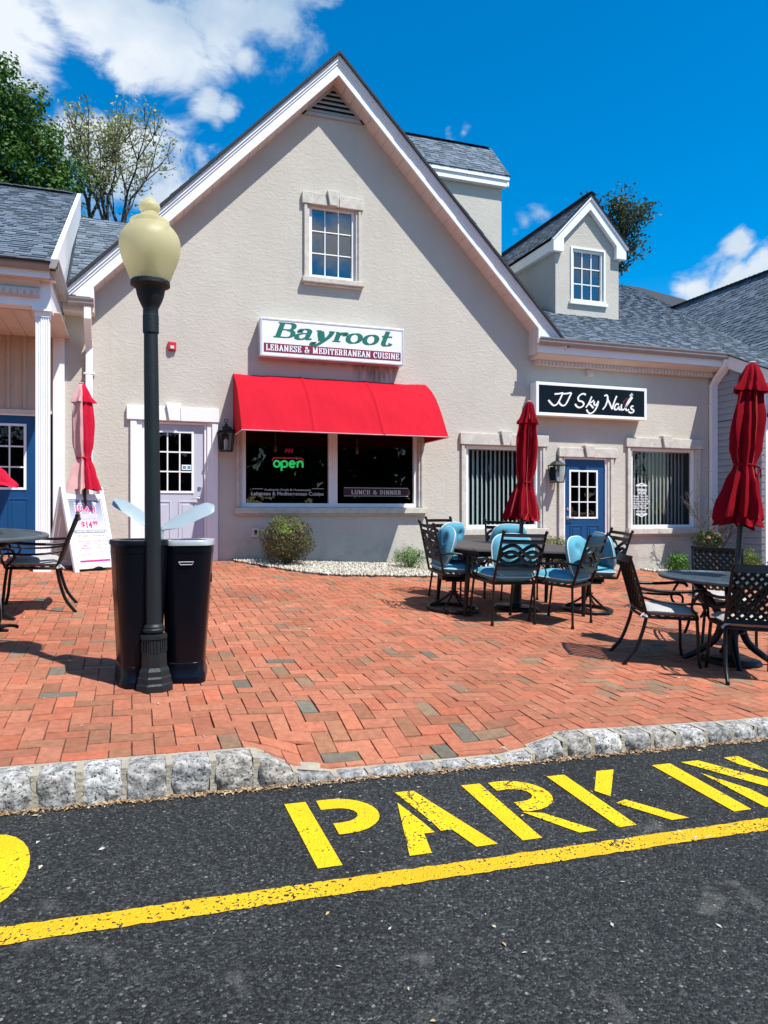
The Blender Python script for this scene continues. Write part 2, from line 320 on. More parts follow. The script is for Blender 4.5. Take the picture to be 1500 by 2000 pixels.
def globe_mat():
    m = mat('acorn_globe', (.76, .69, .41), .28, .05, 4, .3, 160, spec=.5); t = m.node_tree; b = t.nodes['Principled BSDF']
    b.inputs['Transmission Weight'].default_value = 0; b.inputs['Subsurface Weight'].default_value = .0
    tr = nd(t, 'ShaderNodeBsdfTranslucent'); tr.inputs[0].default_value = (.98, .91, .58, 1)
    mx = nd(t, 'ShaderNodeMixShader'); mx.inputs[0].default_value = .62; o = t.nodes['Material Output']
    t.links.new(b.outputs[0], mx.inputs[1]); t.links.new(tr.outputs[0], mx.inputs[2]); tp_ = nd(t, 'ShaderNodeBsdfTransparent'); m2 = nd(t, 'ShaderNodeMixShader'); m2.inputs[0].default_value = .14; t.links.new(mx.outputs[0], m2.inputs[1]); t.links.new(tp_.outputs[0], m2.inputs[2]); t.links.new(m2.outputs[0], o.inputs[0]); return m
M['globe'] = globe_mat()

# ------------------------------------------------------------------ mesh helpers
class MB:
    def __init__(s): s.v = []; s.f = []; s.c = []; s.T = None
    def add(s, vs, fs, col=None):
        o = len(s.v)
        s.v += [(s.T @ Vector(p)) if s.T else Vector(p) for p in vs]
        s.f += [tuple(i + o for i in f) for f in fs]; s.c += [col] * len(fs)
    def quad(s, a, b, c, d, col=None): s.add([a, b, c, d], [(0, 1, 2, 3)], col)
    def box(s, x0, x1, y0, y1, z0, z1, col=None, m=None):
        vs = [Vector((x, y, z)) for x in (x0, x1) for y in (y0, y1) for z in (z0, z1)]
        if m: vs = [m @ v for v in vs]
        s.add(vs, [(0, 1, 3, 2), (4, 6, 7, 5), (0, 4, 5, 1), (2, 3, 7, 6), (0, 2, 6, 4), (1, 5, 7, 3)], col)
    def bar(s, a, b, w, h, up=(0, 0, 1), col=None):      # rectangular bar from a to b
        a = Vector(a); b = Vector(b); d = (b - a).normalized(); up = Vector(up)
        x = d.cross(up)
        if x.length < 1e-4: x = d.cross(Vector((0, 1, 0)))
        x.normalize(); u = x.cross(d)
        vs = []
        for p in (a, b):
            for i, j in ((-1, -1), (1, -1), (1, 1), (-1, 1)): vs.append(p + x * i * w / 2 + u * j * h / 2)
        s.add(vs, [(0, 1, 2, 3), (7, 6, 5, 4), (0, 4, 5, 1), (1, 5, 6, 2), (2, 6, 7, 3), (3, 7, 4, 0)], col)
    def tube(s, pts, r, n=8, col=None, cap=True, squash=1):
        pts = [Vector(p) for p in pts]
        rs = r if isinstance(r, (list, tuple)) else [r] * len(pts)
        vs = []; up = None
        for i, p in enumerate(pts):
            d = (pts[min(i + 1, len(pts) - 1)] - pts[max(i - 1, 0)])
            d = d.normalized() if d.length > 1e-9 else Vector((0, 0, 1))
            if up is None:
                up = d.orthogonal().normalized() if abs(d.z) > .98 else Vector((0, 0, 1))
            x = d.cross(up)
            if x.length < 1e-3: x = d.orthogonal()
            x.normalize(); up = x.cross(d).normalized()
            for k in range(n):
                a = 2 * math.pi * k / n; vs.append(p + (x * math.cos(a) + up * math.sin(a) * squash) * rs[i])
        fs = []
        for i in range(len(pts) - 1):
            for k in range(n):
                a = i * n + k; b = i * n + (k + 1) % n; fs.append((a, b, b + n, a + n))
        if cap: fs.append(tuple(range(n))[::-1]); fs.append(tuple((len(pts) - 1) * n + k for k in range(n)))
        s.add(vs, fs, col)
    def lathe(s, prof, n=24, c=(0, 0, 0), col=None, rot=0, fl=None):   # prof: (r, z)
        vs = []; c = Vector(c)
        for j, (r, z) in enumerate(prof):
            for k in range(n):
                a = 2 * math.pi * k / n + rot; q = r * (fl(a, z) if fl else 1)
                vs.append(c + Vector((q * math.cos(a), q * math.sin(a), z)))
        fs = []
        for i in range(len(prof) - 1):
            for k in range(n):
                a = i * n + k; b = i * n + (k + 1) % n; fs.append((a, b, b + n, a + n))
        if prof[0][0] > 1e-4: fs.append(tuple(range(n))[::-1])
        if prof[-1][0] > 1e-4: fs.append(tuple((len(prof) - 1) * n + k for k in range(n)))
        s.add(vs, fs, col)
    def prism(s, poly, d, col=None):      # planar polygon (3D points) extruded by vector d
        n = len(poly); poly = [Vector(p) for p in poly]; d = Vector(d)
        vs = poly + [p + d for p in poly]
        tri = tessellate_polygon([poly])
        fs = [tuple(t) for t in tri] + [tuple(i + n for i in t)[::-1] for t in tri]
        fs += [(i, (i + 1) % n, (i + 1) % n + n, i + n) for i in range(n)]
        s.add(vs, fs, col)
    def ball(s, c, r, n=10, m=7, col=None, sc=(1, 1, 1)):
        prof = [(max(1e-5, r * math.sin(math.pi * j / m)) * 1, -r * math.cos(math.pi * j / m) * sc[2]) for j in range(m + 1)]
        s.lathe(prof, n, c, col)
    def build(s, name, m, parent=None, smooth=False, fix=True, bevel=0):
        me = bpy.data.meshes.new(name); me.from_pydata([tuple(v) for v in s.v], [], s.f)
        if any(c is not None for c in s.c):
            ca = me.color_attributes.new('Col', 'FLOAT_COLOR', 'CORNER'); k = 0; buf = []
            for p, c in zip(me.polygons, s.c):
                c = c or (.5, .5, .5); buf += [c[0], c[1], c[2], 1.0] * p.loop_total
            ca.data.foreach_set('color', buf)
        if fix:
            bm = bmesh.new(); bm.from_mesh(me); bmesh.ops.recalc_face_normals(bm, faces=bm.faces); bm.to_mesh(me); bm.free()
        if smooth:
            me.polygons.foreach_set('use_smooth', [True] * len(me.polygons))
            if smooth == 'auto': me.set_sharp_from_angle(angle=R(38))
        me.materials.append(M[m] if isinstance(m, str) else m)
        o = bpy.data.objects.new(name, me); COL.objects.link(o)
        if parent: o.parent = parent
        if bevel:
            bv = o.modifiers.new('bevel', 'BEVEL'); bv.width = bevel; bv.segments = 2; bv.limit_method = 'ANGLE'; bv.angle_limit = R(40)
        return o
def tag(o, label=None, cat=None, group=None, kind=None):
    if label: o['label'] = label
    if cat: o['category'] = cat
    if group: o['group'] = group
    if kind: o['kind'] = kind
    return o
def empty(name, loc=(0, 0, 0), label=None, cat=None, group=None, rz=0):
    o = bpy.data.objects.new(name, None); COL.objects.link(o); o.location = loc; o.rotation_euler = (0, 0, rz); o.empty_display_size = .1
    return tag(o, label, cat, group)
def on_ground(o, X, Y, rz=0, fn=zp0, lift=0):
    n = gnorm(X, Y, fn); q = Vector((0, 0, 1)).rotation_difference(n)
    m = q.to_matrix().to_4x4() @ Matrix.Rotation(rz, 4, 'Z')
    o.rotation_euler = m.to_euler(); o.location = (X, Y, fn(X, Y) + lift)
def kids(o): return [c for c in bpy.data.objects if c.parent == o]
def dup(o, parent=None):
    c = o.copy(); COL.objects.link(c); c.parent = parent
    for ch in kids(o): dup(ch, c)
    return c
def bez(p0, p1, p2, p3=None, n=8):
    p0, p1, p2 = Vector(p0), Vector(p1), Vector(p2); r = []
    for i in range(n + 1):
        t = i / n; k = 1 - t
        if p3 is None: r.append(p0 * k * k + p1 * 2 * k * t + p2 * t * t)
        else: r.append(p0 * k ** 3 + p1 * 3 * k * k * t + p2 * 3 * k * t * t + Vector(p3) * t ** 3)
    return r
def smooth_pts(pts, n=6, closed=False):      # Catmull-Rom
    pts = [Vector(p) for p in pts]; r = []; L = len(pts)
    for i in range(L if closed else L - 1):
        g = (lambda j: pts[j % L]) if closed else (lambda j: pts[max(0, min(L - 1, j))])
        a, b, c, d = g(i - 1), g(i), g(i + 1), g(i + 2)
        for k in range(n):
            t = k / n
            r.append(.5 * ((2 * b) + (c - a) * t + (2 * a - 5 * b + 4 * c - d) * t * t + (3 * b - a - 3 * c + d) * t ** 3))
    if not closed: r.append(pts[-1])
    return r

# ================================================================== SETTING: ground, street, markings, kerb, paving
def sheet(name, m, xs, ys, fz, kind='structure'):
    b = MB(); nx = len(xs)
    b.add([(x, y, fz(x, y)) for y in ys for x in xs], [(j * nx + i, j * nx + i + 1, (j + 1) * nx + i + 1, (j + 1) * nx + i) for j in range(len(ys) - 1) for i in range(nx - 1)])
    return tag(b.build(name, m, smooth=True), kind=kind)
def frange(a, b, s): n = max(1, round((b - a) / s)); return [a + (b - a) * i / n for i in range(n + 1)]
sheet('ground', 'dirt', [-600, -40, 40, 600], [-600, -70, 3.3, 60, 600], lambda x, y: -.8)
sheet('asphalt_road', 'asphalt', [-60, -12] + frange(-10, 14, 2) + [60], [-70, -20, -8, -3, -2.9, 0, 2, 3, 3.46], zs)
def on_street(pts, lift): return [Vector((x, y, zs(x, y) + lift)) for x, y in pts]
def arc(cx, cy, rx, ry, a0, a1, n=10): return [(cx + rx * math.cos(R(lerp(a0, a1, i / n))), cy + ry * math.sin(R(lerp(a0, a1, i / n)))) for i in range(n + 1)]
def paint(name, polys, m, label, cat):
    b = MB()
    for p in polys:
        vs = on_street(p, .004); tri = tessellate_polygon([vs])
        b.add(vs, [tuple(t) for t in tri])
    return tag(b.build(name, m), label, cat, kind='structure')
T, B = 3.18, 2.64
def bowl(x):      # stencil bowl of P and R
    return [(x, T), (x, T - .09)] + arc(x + .06, T - .155, .085, .065, 90, -90, 8) + [(x + .02, T - .22), (x + .02, T - .315)] + arc(x + .06, T - .157, .178, .158, -90, 90, 12)
O = arc(-.56, 2.91, .215, .27, 180, 90, 6) + arc(-.50, 2.91, .15, .27, 90, 0, 6) + arc(-.50, 2.91, .15, .27, 0, -90, 6) + arc(-.56, 2.91, .215, .27, -90, -180, 6)
polys = [[(.632, T), (.727, T), (.745, B), (.650, B)], bowl(.775),
         [(1.148, T), (1.238, T), (1.395, B), (1.30, B), (1.262, B + .155), (1.212, B + .155), (1.205, B + .245)],
         [(1.124, T - .10), (1.168, B + .235), (1.182, B + .150), (1.135, B + .150), (1.106, B), (1.014, B)],
         [(1.484, T), (1.581, T), (1.598, B), (1.508, B)], bowl(1.625), [(1.635, B + .225), (1.722, B + .195), (1.866, B), (1.778, B)],
         [(1.95, T), (2.05, T), (2.066, B), (1.974, B)], [(2.241, T), (2.345, T), (2.13, B + .27), (2.09, B + .34)], [(2.112, B + .205), (2.178, B + .225), (2.345, B), (2.252, B)],
         [(2.584, T), (2.70, T), (2.70, B), (2.60, B)],
         [(2.772, T), (2.885, T), (3.15, B + .12), (3.16, B), (3.10, B)], [(2.772, T - .14), (2.875, T - .36), (2.885, B), (2.785, B)], [(3.06, T), (3.16, T), (3.165, B + .30), (3.07, B + .44)]]
# letters of the stencil: each group of strokes is one letter
for lab, idx in (('P', (0, 1)), ('A', (2, 3)), ('R', (4, 5, 6)), ('K', (7, 8, 9)), ('I', (10,)), ('N', (11, 12, 13))):
    paint('painted_letter', [polys[i] for i in idx], 'yellow', 'yellow stencilled letter %s of the word PARKING on the asphalt' % lab, 'road marking')
paint('painted_letter', [O], 'yellow', 'yellow stencilled letter O at the left edge of the asphalt', 'road marking')
random.seed(3)
up = [(x, 2.553 + random.uniform(-.004, .004)) for x in frange(-6, 9, .03)]; lo_ = [(x, 2.462 + random.uniform(-.004, .004)) for x in frange(-6, 9, .03)]
b = MB(); n = len(up); vs = on_street(up + lo_, .004); b.add(vs, [(i, i + 1, n + i + 1, n + i) for i in range(n - 1)])
tag(b.build('painted_line', 'yellow_line'), 'long yellow line along the parking bay', 'road marking', kind='structure')

# joint bed under the pavers
sheet('paver_bed', 'joint', [-30] + frange(-8, .2, .3) + frange(.26, 2.6, .05) + frange(2.8, 15, .25) + [30], frange(3.507, 4.3, .05) + frange(4.6, 14, .4), lambda x, y: zp(x, y) - .008 - .03 * (drop(x) > .005 or .38 < x < 2.45) * (y > 3.52) * (y < 4.3))
# clay pavers in herringbone, every one a slightly proud block
random.seed(11)
def brick_col():
    r = random.random()
    if r < .013: c = (.17, .145, .105)
    elif r < .06: c = (.27, .165, .10)
    elif r < .20: c = (.33, .14, .078)
    elif r < .34: c = (.45, .145, .078)
    else: c = (.415, .152, .086)
    k = random.uniform(.86, 1.12); h = random.uniform(.93, 1.08)
    return (c[0] * k, c[1] * k * h, c[2] * k * h)
b = MB(); w = .1
def paver(x0, y0, x1, y1):
    y0 = max(y0, 3.525 - .06 * drop((x0 + x1) / 2)); y1 = min(y1, 11.66)
    if y1 - y0 < .012: return
    g = random.uniform(.0007, .0020); kn = 1 + .22 * noise.noise(Vector((x0 * .8, y0 * .8, 0))) + .10 * noise.noise(Vector((x0 * 3, y0 * 3, 4))); c = tuple(q_ * kn for q_ in brick_col()); dz = random.uniform(-.0022, .0022); tx = random.uniform(-.0016, .0016); ty = random.uniform(-.0016, .0016)
    jx = random.uniform(-.0015, .0015); jy = random.uniform(-.0015, .0015)
    x0 += g + jx; x1 += -g + jx; y0 += g + jy; y1 += -g + jy; e = .0022
    ps = []
    for q, h in ((0, -.012), (e, .0)):
        for (x, y, sx, sy) in ((x0 + q, y0 + q, -1, -1), (x1 - q, y0 + q, 1, -1), (x1 - q, y1 - q, 1, 1), (x0 + q, y1 - q, -1, 1)):
            ps.append((x, y, zp(x, y) + h + dz + sx * tx + sy * ty))
    b.add(ps, [(4, 5, 6, 7), (0, 1, 5, 4), (1, 2, 6, 5), (2, 3, 7, 6), (3, 0, 4, 7)], c)
def in_bed(x, y):      # gravel bed outline
    if 1.45 < x < 6.6:
        e = 10.0 + .5 * max(0, (x - 5.2)) ** 2 * .5 + (1.6 * max(0, 1 - (x - 1.5) / 1.25) ** 1.6)
        return y > e
    if x > 9.2:
        return y > 11.3 - 1.6 * sstep(x, 9.2, 11.5)
    return False
for i in range(-60, 140):
    for j in range(-1, 84):
        c = (i - j) % 4
        x, y = i * w, 3.42 + j * w
        if c == 0: r = (x, y, x + 2 * w, y + w)
        elif c == 3: r = (x, y, x + w, y + 2 * w)
        else: continue
        if in_bed((r[0] + r[2]) / 2, (r[1] + r[3]) / 2): continue
        paver(*r)
tag(b.build('brick_paving', 'brick', fix=False), kind='structure')

# granite kerb with mortar, dipping at the dropped section
random.seed(5)
kb, km = MB(), MB(); x = -3.2
while x < 7.5:
    L = random.uniform(.150, .178); d = drop(x + L / 2); gap = .022
    zt = lambda X: zp0(X, 3.5) + (zs(X, 3.4) + .024 - zp0(X, 3.5)) * drop(X)
    base = random.choice([(.31, .295, .265), (.36, .345, .315), (.27, .26, .24), (.34, .31, .265), (.40, .385, .355)])
    kk_ = random.uniform(.85, 1.12)
    y0, y1 = 3.375, 3.505 - .055 * d; nx, nz, ny = 15, 7, 5; sd_ = random.uniform(0, 99)
    def dn(p, a=.012):
        q = Vector((p[0] * 16 + sd_, p[1] * 16, p[2] * 16)); v = noise.noise(q) + .5 * noise.noise(q * 2.7)
        return v * a
    # front face and top as one rough strip
    prof = [(y0 + .004, 0.0), (y0 - .001, .12), (y0 - .004, .25), (y0 - .006, .38), (y0 - .006, .5), (y0 - .004, .63), (y0, .75), (y0 + .006, .88), (y0 + .012, .96), (y0 + .028, 1.0), (y0 + .06, 1.0), (y1, 1.0)]
    vs = []
    for (yy, tz) in prof:
        for i in range(nx):
            u = i / (nx - 1); X = x + L * u; zb = zs(X, 3.4) - .02; z = lerp(zb, zt(X), tz); rnd_ = (.010 * (abs(2 * u - 1) ** 4))
            p = Vector((X, yy + rnd_, z - rnd_ * (tz > .9)))
            vs.append(p + Vector((dn(p, .004), dn(p + Vector((3, 1, 2)), .018 if tz < 1 else .005) + dn((p + Vector((1, 4, 2))) * 2.5, .008 if tz < 1 else .002), dn(p + Vector((7, 5, 1)), .006))))
    kb.add(vs, [(j * nx + i, j * nx + i + 1, (j + 1) * nx + i + 1, (j + 1) * nx + i) for j in range(len(prof) - 1) for i in range(nx - 1)], tuple(c * kk_ for c in base))
    xa, xb = x + L - .004, x + L + gap + .004
    for k in range(1):
        za, zb_ = zt(xa), zt(xb); f = zs(xa, 3.4) - .02
        km.add([(xa, y0 + .004, f), (xb, y0 + .004, f), (xb, y0 + .008, zb_ - .006), (xa, y0 + .008, za - .006), (xb, y1 + .02, zb_ - .002), (xa, y1 + .02, za - .002)], [(0, 1, 2, 3), (3, 2, 4, 5)])
    km.add([(x, y1 - .008, zt(x) - .005), (x + L, y1 - .008, zt(x + L) - .005), (x + L, 3.53, zp(x + L, 3.53) - .004), (x, 3.53, zp(x, 3.53) - .004)], [(0, 1, 2, 3)])
    x += L + gap
kerb = tag(kb.build('kerb', 'granite', smooth=True, fix=False), kind='structure')
km.build('mortar', 'mortar', kerb, fix=False)

# gravel beds
def pebbles(name, x0, x1, y0, y1, step, label):
    b = MB(); vs0 = [(1, 0, 0), (-1, 0, 0), (0, 1, 0), (0, -1, 0), (0, 0, 1), (0, 0, -1)]
    bm = bmesh.new(); bmesh.ops.create_icosphere(bm, subdivisions=1, radius=1); iv = [v.co.copy() for v in bm.verts]; fi = [tuple(v.index for v in f.verts) for f in bm.faces]; bm.free()
    y = y0
    while y < y1:
        x = x0
        while x < x1:
            X = x + random.uniform(-.4, .4) * step; Y = y + random.uniform(-.4, .4) * step
            if in_bed(X, Y + .02) and Y < 13:
                s = random.uniform(.45, .75) * step; q = Matrix.Rotation(random.uniform(0, 6), 3, Vector((random.random(), random.random(), 1)).normalized())
                sc = Vector((s * random.uniform(.7, 1.3), s * random.uniform(.6, 1), s * random.uniform(.4, .7)))
                g = random.choice([(.46, .42, .33), (.54, .51, .44), (.36, .31, .22), (.42, .35, .24), (.60, .58, .52), (.22, .19, .15)])
                b.add([q @ Vector((v.x * sc.x, v.y * sc.y, v.z * sc.z)) + Vector((X, Y, zp0(X, Y) + .012 + random.uniform(0, .02))) for v in iv], fi, g)
            x += step
        y += step
    return tag(b.build(name, 'pebble', smooth=True, fix=False), label, 'gravel', kind='stuff')
pebbles('gravel', 1.4, 6.7, 9.9, 11.64, .034, 'pale tan gravel bed at the foot of the wall under the red awning')
pebbles('gravel', 9.2, 13.5, 9.6, 11.64, .05, 'pale gravel bed at the right corner by the grey siding')

# fallen petals and leaf litter
def scatter(name, n, fpos, cols, s0, s1, fz, label):
    b = MB()
    for _ in range(n):
        X, Y = fpos(); a = random.uniform(0, 6.3); s = random.uniform(s0, s1); w_ = s * random.uniform(.25, .5)
        dx, dy = math.cos(a), math.sin(a); z = fz(X, Y) + .004
        b.add([(X - dx * s, Y - dy * s, z), (X + dy * w_, Y - dx * w_, z + random.uniform(0, .006)), (X + dx * s, Y + dy * s, z + .002), (X - dy * w_, Y + dx * w_, z + random.uniform(0, .006))], [(0, 1, 2, 3)], random.choice(cols))
    return tag(b.build(name, 'litter', fix=False), label, 'litter', kind='stuff')
scatter('leaf_litter', 5200, lambda: (random.uniform(-2.5, 7), 3.378 - abs(random.gauss(0, .02))), [(.30, .17, .08), (.42, .28, .14), (.22, .12, .06), (.5, .4, .25)], 1 * .005, .019, zs, 'brown leaf crumbs gathered along the foot of the kerb')
scatter('leaf_litter', 150, lambda: (random.uniform(-2.5, 6), random.uniform(1.6, 3.3)), [(.45, .30, .14), (.6, .5, .32), (.5, .48, .42)], .004, .016, zs, 'scattered dry bits lying on the asphalt')
scatter('fallen_petals', 420, lambda: (random.uniform(-3, 8), random.uniform(3.6, 11)), [(.65, .55, .40), (.55, .42, .28), (.72, .66, .55)], .006, .018, zp, 'pale fallen petals scattered over the brick paving')

# ================================================================== BUILDINGS
D = 11.65
def shingles(name, O, U, V, ulen, vlen, parent, clip=None, seed=1, slab=.018, exp=.112):
    rnd = random.Random(seed); O = Vector(O); U = Vector(U).normalized(); V = Vector(V).normalized(); N = U.cross(V)
    if N.z < 0: N = -N
    b = MB(); base = (.148, .182, .218)
    def pt(u, v, h): return O + U * u + V * v + N * h
    n = int(vlen / exp) + 1
    for j in range(n):
        v = j * exp; u = -rnd.uniform(0, .3); hi = rnd.random() < .5; row = rnd.uniform(.93, 1.07)
        v2 = min(v + exp + .03, vlen)
        if v >= vlen - .01: continue
        while u < ulen:
            L = rnd.uniform(.10, .30); hi = not hi
            a, c = max(u, 0), min(u + L, ulen)
            u += L
            if c - a < .01 or (clip and not clip((a + c) / 2, v + exp / 2)): continue
            h = .017 if hi else .009
            k = rnd.choice((.72, .85, 1, 1, 1.15, 1.3)) * row; col = (base[0] * k, base[1] * k, base[2] * k)
            in_ = .010 if hi else 0
            p = [pt(a + in_, v, h), pt(c - in_, v, h), pt(c, v2, .002), pt(a, v2, .002), pt(a + in_, v, 0), pt(c - in_, v, 0)]
            b.add(p, [(0, 1, 2, 3), (4, 5, 1, 0)], col)
    if not clip:
        p = [pt(0, 0, 0), pt(ulen, 0, 0), pt(ulen, vlen, 0), pt(0, vlen, 0)]; q = [x - N * slab for x in p]
        b.add(p + q, [(4, 5, 6, 7), (0, 4, 5, 1), (1, 5, 6, 2), (2, 6, 7, 3), (3, 7, 4, 0)], (.035, .038, .045))
    return b.build(name, 'shingle', parent, fix=False)
def holed(b, outer, holes, Y, depth, rev=.10):
    rings = [[Vector((x, Y, z)) for x, z in outer]] + [[Vector((x, Y, z)) for x, z in ((h[0], h[2]), (h[0], h[3]), (h[1], h[3]), (h[1], h[2]))] for h in holes]
    tri = tessellate_polygon(rings); vs = [v for r in rings for v in r]
    b.add(vs, [tuple(t) for t in tri])
    for (x0, x1, z0, z1) in holes:
        for (ax, az, bx, bz) in ((x0, z0, x0, z1), (x1, z0, x1, z1), (x0, z1, x1, z1), (x0, z0, x1, z0)):
            b.quad((ax, Y, az), (bx, Y, bz), (bx, Y + rev, bz), (ax, Y + rev, az))
shop = empty('shop_building', (5, D, .3), 'cream stucco building with steep front gable, dormer and slate blue shingle roofs', 'building')
shop.matrix_world = Matrix.Translation((5, D, .3)); INV = Matrix.Translation((-5, -D, -.3))
def sub(o, parent=shop):      # parts are modelled in world metres: cancel the parent's own offset
    p = parent
    while p.parent: p = p.parent
    return o
def part(b, name, m, parent=shop, top=shop, **k):
    if parent is top: off = -top.location
    else: off = Vector((0, 0, 0)) if parent.get('_abs') else -top.location
    o = b.build(name, m, parent, **k)
    if parent is top: o.location = -top.location
    return o
H = {'up': (2.726, 3.508, 5.305, 6.492), 'big': (1.64, 4.63, 1.555, 2.86), 'nl': (5.528, 7.0, 1.19, 2.655), 'nr': (8.985, 10.50, 1.17, 2.71),
     'bd': (7.50, 8.445, .3, 2.485), 'wd': (.142, 1.101, .6, 2.86)}
b = MB()
gl = lambda x, a=8.56: a - 1.03 * abs(x - 3.13)
holed(b, [(-.96, -.3), (11.0, -.3), (11.0, 4.36), (gl(0) and 7.2, 4.36), (3.13, 8.56), (-.92, 4.38), (-.96, 4.38)], list(H.values()), D, 0)
b.box(-.96, -.94, D + .01, 20, -.3, 4.4)
wall = part(b, 'stucco_wall', 'stucco', fix=True)

def muntins(b, x0, x1, z0, z1, nx, nz, y, w=.018, d=.02):
    for i in range(1, nx): x = lerp(x0, x1, i / nx); b.box(x - w / 2, x + w / 2, y - d, y, z0, z1)
    for j in range(1, nz): z = lerp(z0, z1, j / nz); b.box(x0, x1, y - d - .002, y - .002, z - w / 2, z + w / 2)
def frame_boxes(b, x0, x1, z0, z1, w, y0, y1):
    b.box(x0, x0 + w, y0, y1, z0, z1); b.box(x1 - w, x1, y0, y1, z0, z1)
    b.box(x0 + w, x1 - w, y0 + .002, y1, z1 - w, z1); b.box(x0 + w, x1 - w, y0 + .002, y1, z0, z0 + w)
def window(key, nx=1, nz=1, top=shop, fw=.05, gm='glass', mull=None, inside=1.6, yo=D, name='window', imat='interior'):
    x0, x1, z0, z1 = H[key] if isinstance(key, str) else key
    b = MB(); frame_boxes(b, x0 + .002, x1 - .002, z0 + .002, z1 - .002, fw, yo + .03, yo + .10)
    if mull: b.box(mull[0], mull[1], yo + .03, yo + .10, z0 + fw, z1 - fw); b.box((mull[0] + mull[1]) / 2 - .006, (mull[0] + mull[1]) / 2 + .006, yo + .022, yo + .03, z0 + fw, z1 - fw)
    b2 = MB()
    if nx > 1: muntins(b, x0 + fw, x1 - fw, z0 + fw, z1 - fw, nx, nz, yo + .075)
    o = part(b, name, 'trim', shop, fix=True, bevel=.004)
    g = MB(); g.quad((x0 + fw, yo + .08, z0 + fw), (x1 - fw, yo + .08, z0 + fw), (x1 - fw, yo + .08, z1 - fw), (x0 + fw, yo + .08, z1 - fw)); g.build('pane', gm, o, fix=False)
    if inside:
        g = MB(); a, c, d, e = x0 - .3, x1 + .3, z0 - .6, z1 + .15; y0, y1 = yo + .12, yo + .12 + inside
        vs = [(x, y, z) for x in (a, c) for y in (y0, y1) for z in (d, e)]
        g.add(vs, [(0, 1, 3, 2), (4, 6, 7, 5), (2, 3, 7, 6), (0, 2, 6, 4), (1, 5, 7, 3)]); g.build('room_lining', imat, o, fix=False)
    return o
def surround(parent, x0, x1, z0, z1, lx0, lx1, lz0, lz1, sill=None, m='stone', yo=D, cas=.085, name='surround', key=True):
    b = MB()
    kc = (lx0 + lx1) / 2; kw = .09
    if key:
        b.box(lx0, kc - kw - .012, yo - .06, yo + .005, lz0, lz1); b.box(kc + kw + .012, lx1, yo - .06, yo + .005, lz0, lz1)
        b.prism([(kc - kw * .72, yo - .10, lz0 + .0), (kc + kw * .72, yo - .10, lz0 + .0), (kc + kw * 1.25, yo - .10, lz1 + .05), (kc - kw * 1.25, yo - .10, lz1 + .05)], (0, .105, 0))
        b.box(kc - kw - .014, kc + kw + .014, yo - .045, yo + .004, lz0 + .003, lz1 - .004)
    else: b.box(lx0, lx1, yo - .06, yo + .005, lz0, lz1)
    zb = z0 - .0
    for s, xe in ((-1, x0), (1, x1)):
        a = xe if s > 0 else xe - cas
        b.box(a, a + cas, yo - .022, yo + .004, zb, lz0 - .003)
        a = xe + cas * .45 if s > 0 else xe - cas; b.box(a, a + cas * .55, yo - .045, yo - .022, zb, lz0 - .003)
    if sill: b.box(sill[0], sill[1], yo - .10, yo + .03, sill[2], sill[3]); b.box(sill[0] + .03, sill[1] - .03, yo - .06, yo + .003, sill[2] - .03, sill[2])
    return b.build(name, m, parent, bevel=.008)
wu = window('up', 3, 3, gm='glass_up', inside=.5)
surround(wu, 2.726, 3.508, 5.29, 6.49, 2.60, 3.635, 6.475, 6.665, (2.60, 3.64, 5.20, 5.285), cas=.09)
wb = window('big', mull=(3.06, 3.21), fw=.065, inside=2.6)
surround(wb, 1.64, 4.63, 1.555, 2.86, 1.54, 4.73, 2.86, 3.0, (1.53, 4.77, 1.455, 1.55), key=False, cas=.09)
wl = window('nl', fw=.06, inside=1.2, imat='salon_interior')
surround(wl, 5.528, 7.0, 1.19, 2.655, 5.40, 7.16, 2.66, 2.865, (5.40, 7.13, 1.075, 1.185), cas=.10)
wr = window('nr', fw=.06, inside=1.2, imat='salon_interior')
surround(wr, 8.985, 10.50, 1.17, 2.71, 8.845, 10.67, 2.715, 2.90, (8.86, 10.64, 1.06, 1.165), cas=.10)
def blinds(par, x0, x1, z0, z1, m, ang, step=.088, w=.09, seed=2, gap=0):
    r = random.Random(seed); b = MB(); x = x0
    while x < x1:
        a = R(ang + r.uniform(-4, 4)); dx, dy = math.cos(a) * w / 2, math.sin(a) * w / 2
        b.quad((x - dx, D + .22 - dy, z0), (x + dx, D + .22 + dy, z0), (x + dx, D + .22 + dy, z1), (x - dx, D + .22 - dy, z1)); x += step
    b.box(x0, x1, D + .19, D + .25, z1, z1 + .05); b.build('blinds', m, par, fix=False)
blinds(wl, 5.6, 6.95, 1.24, 2.59, 'blind', 42)
blinds(wr, 9.06, 10.44, 1.22, 2.64, 'blind_dark', 30, seed=5)
# things to be seen in the dining room
for x in (2.3, 3.75):
    pend = MB(); pend.tube([(x, D + .7, 2.9), (x, D + .7, 2.62)], .006, 6); pend.lathe([(.01, 0), (.035, -.03), (.035, -.11), (.015, -.13)], 10, (x, D + .7, 2.62)); pend.build('pendant_lamp', 'bulb', wb, smooth=True)
for x in (2.1, 3.0, 2.55, 3.7):
    gl_ = MB(); gl_.lathe([(.03, 0), (.004, .01), (.004, .07), (.03, .10), (.033, .15), (.026, .17)], 10, (x, D + .45, 1.62)); gl_.build('wine_glass', 'glass_up', wb, smooth=True)

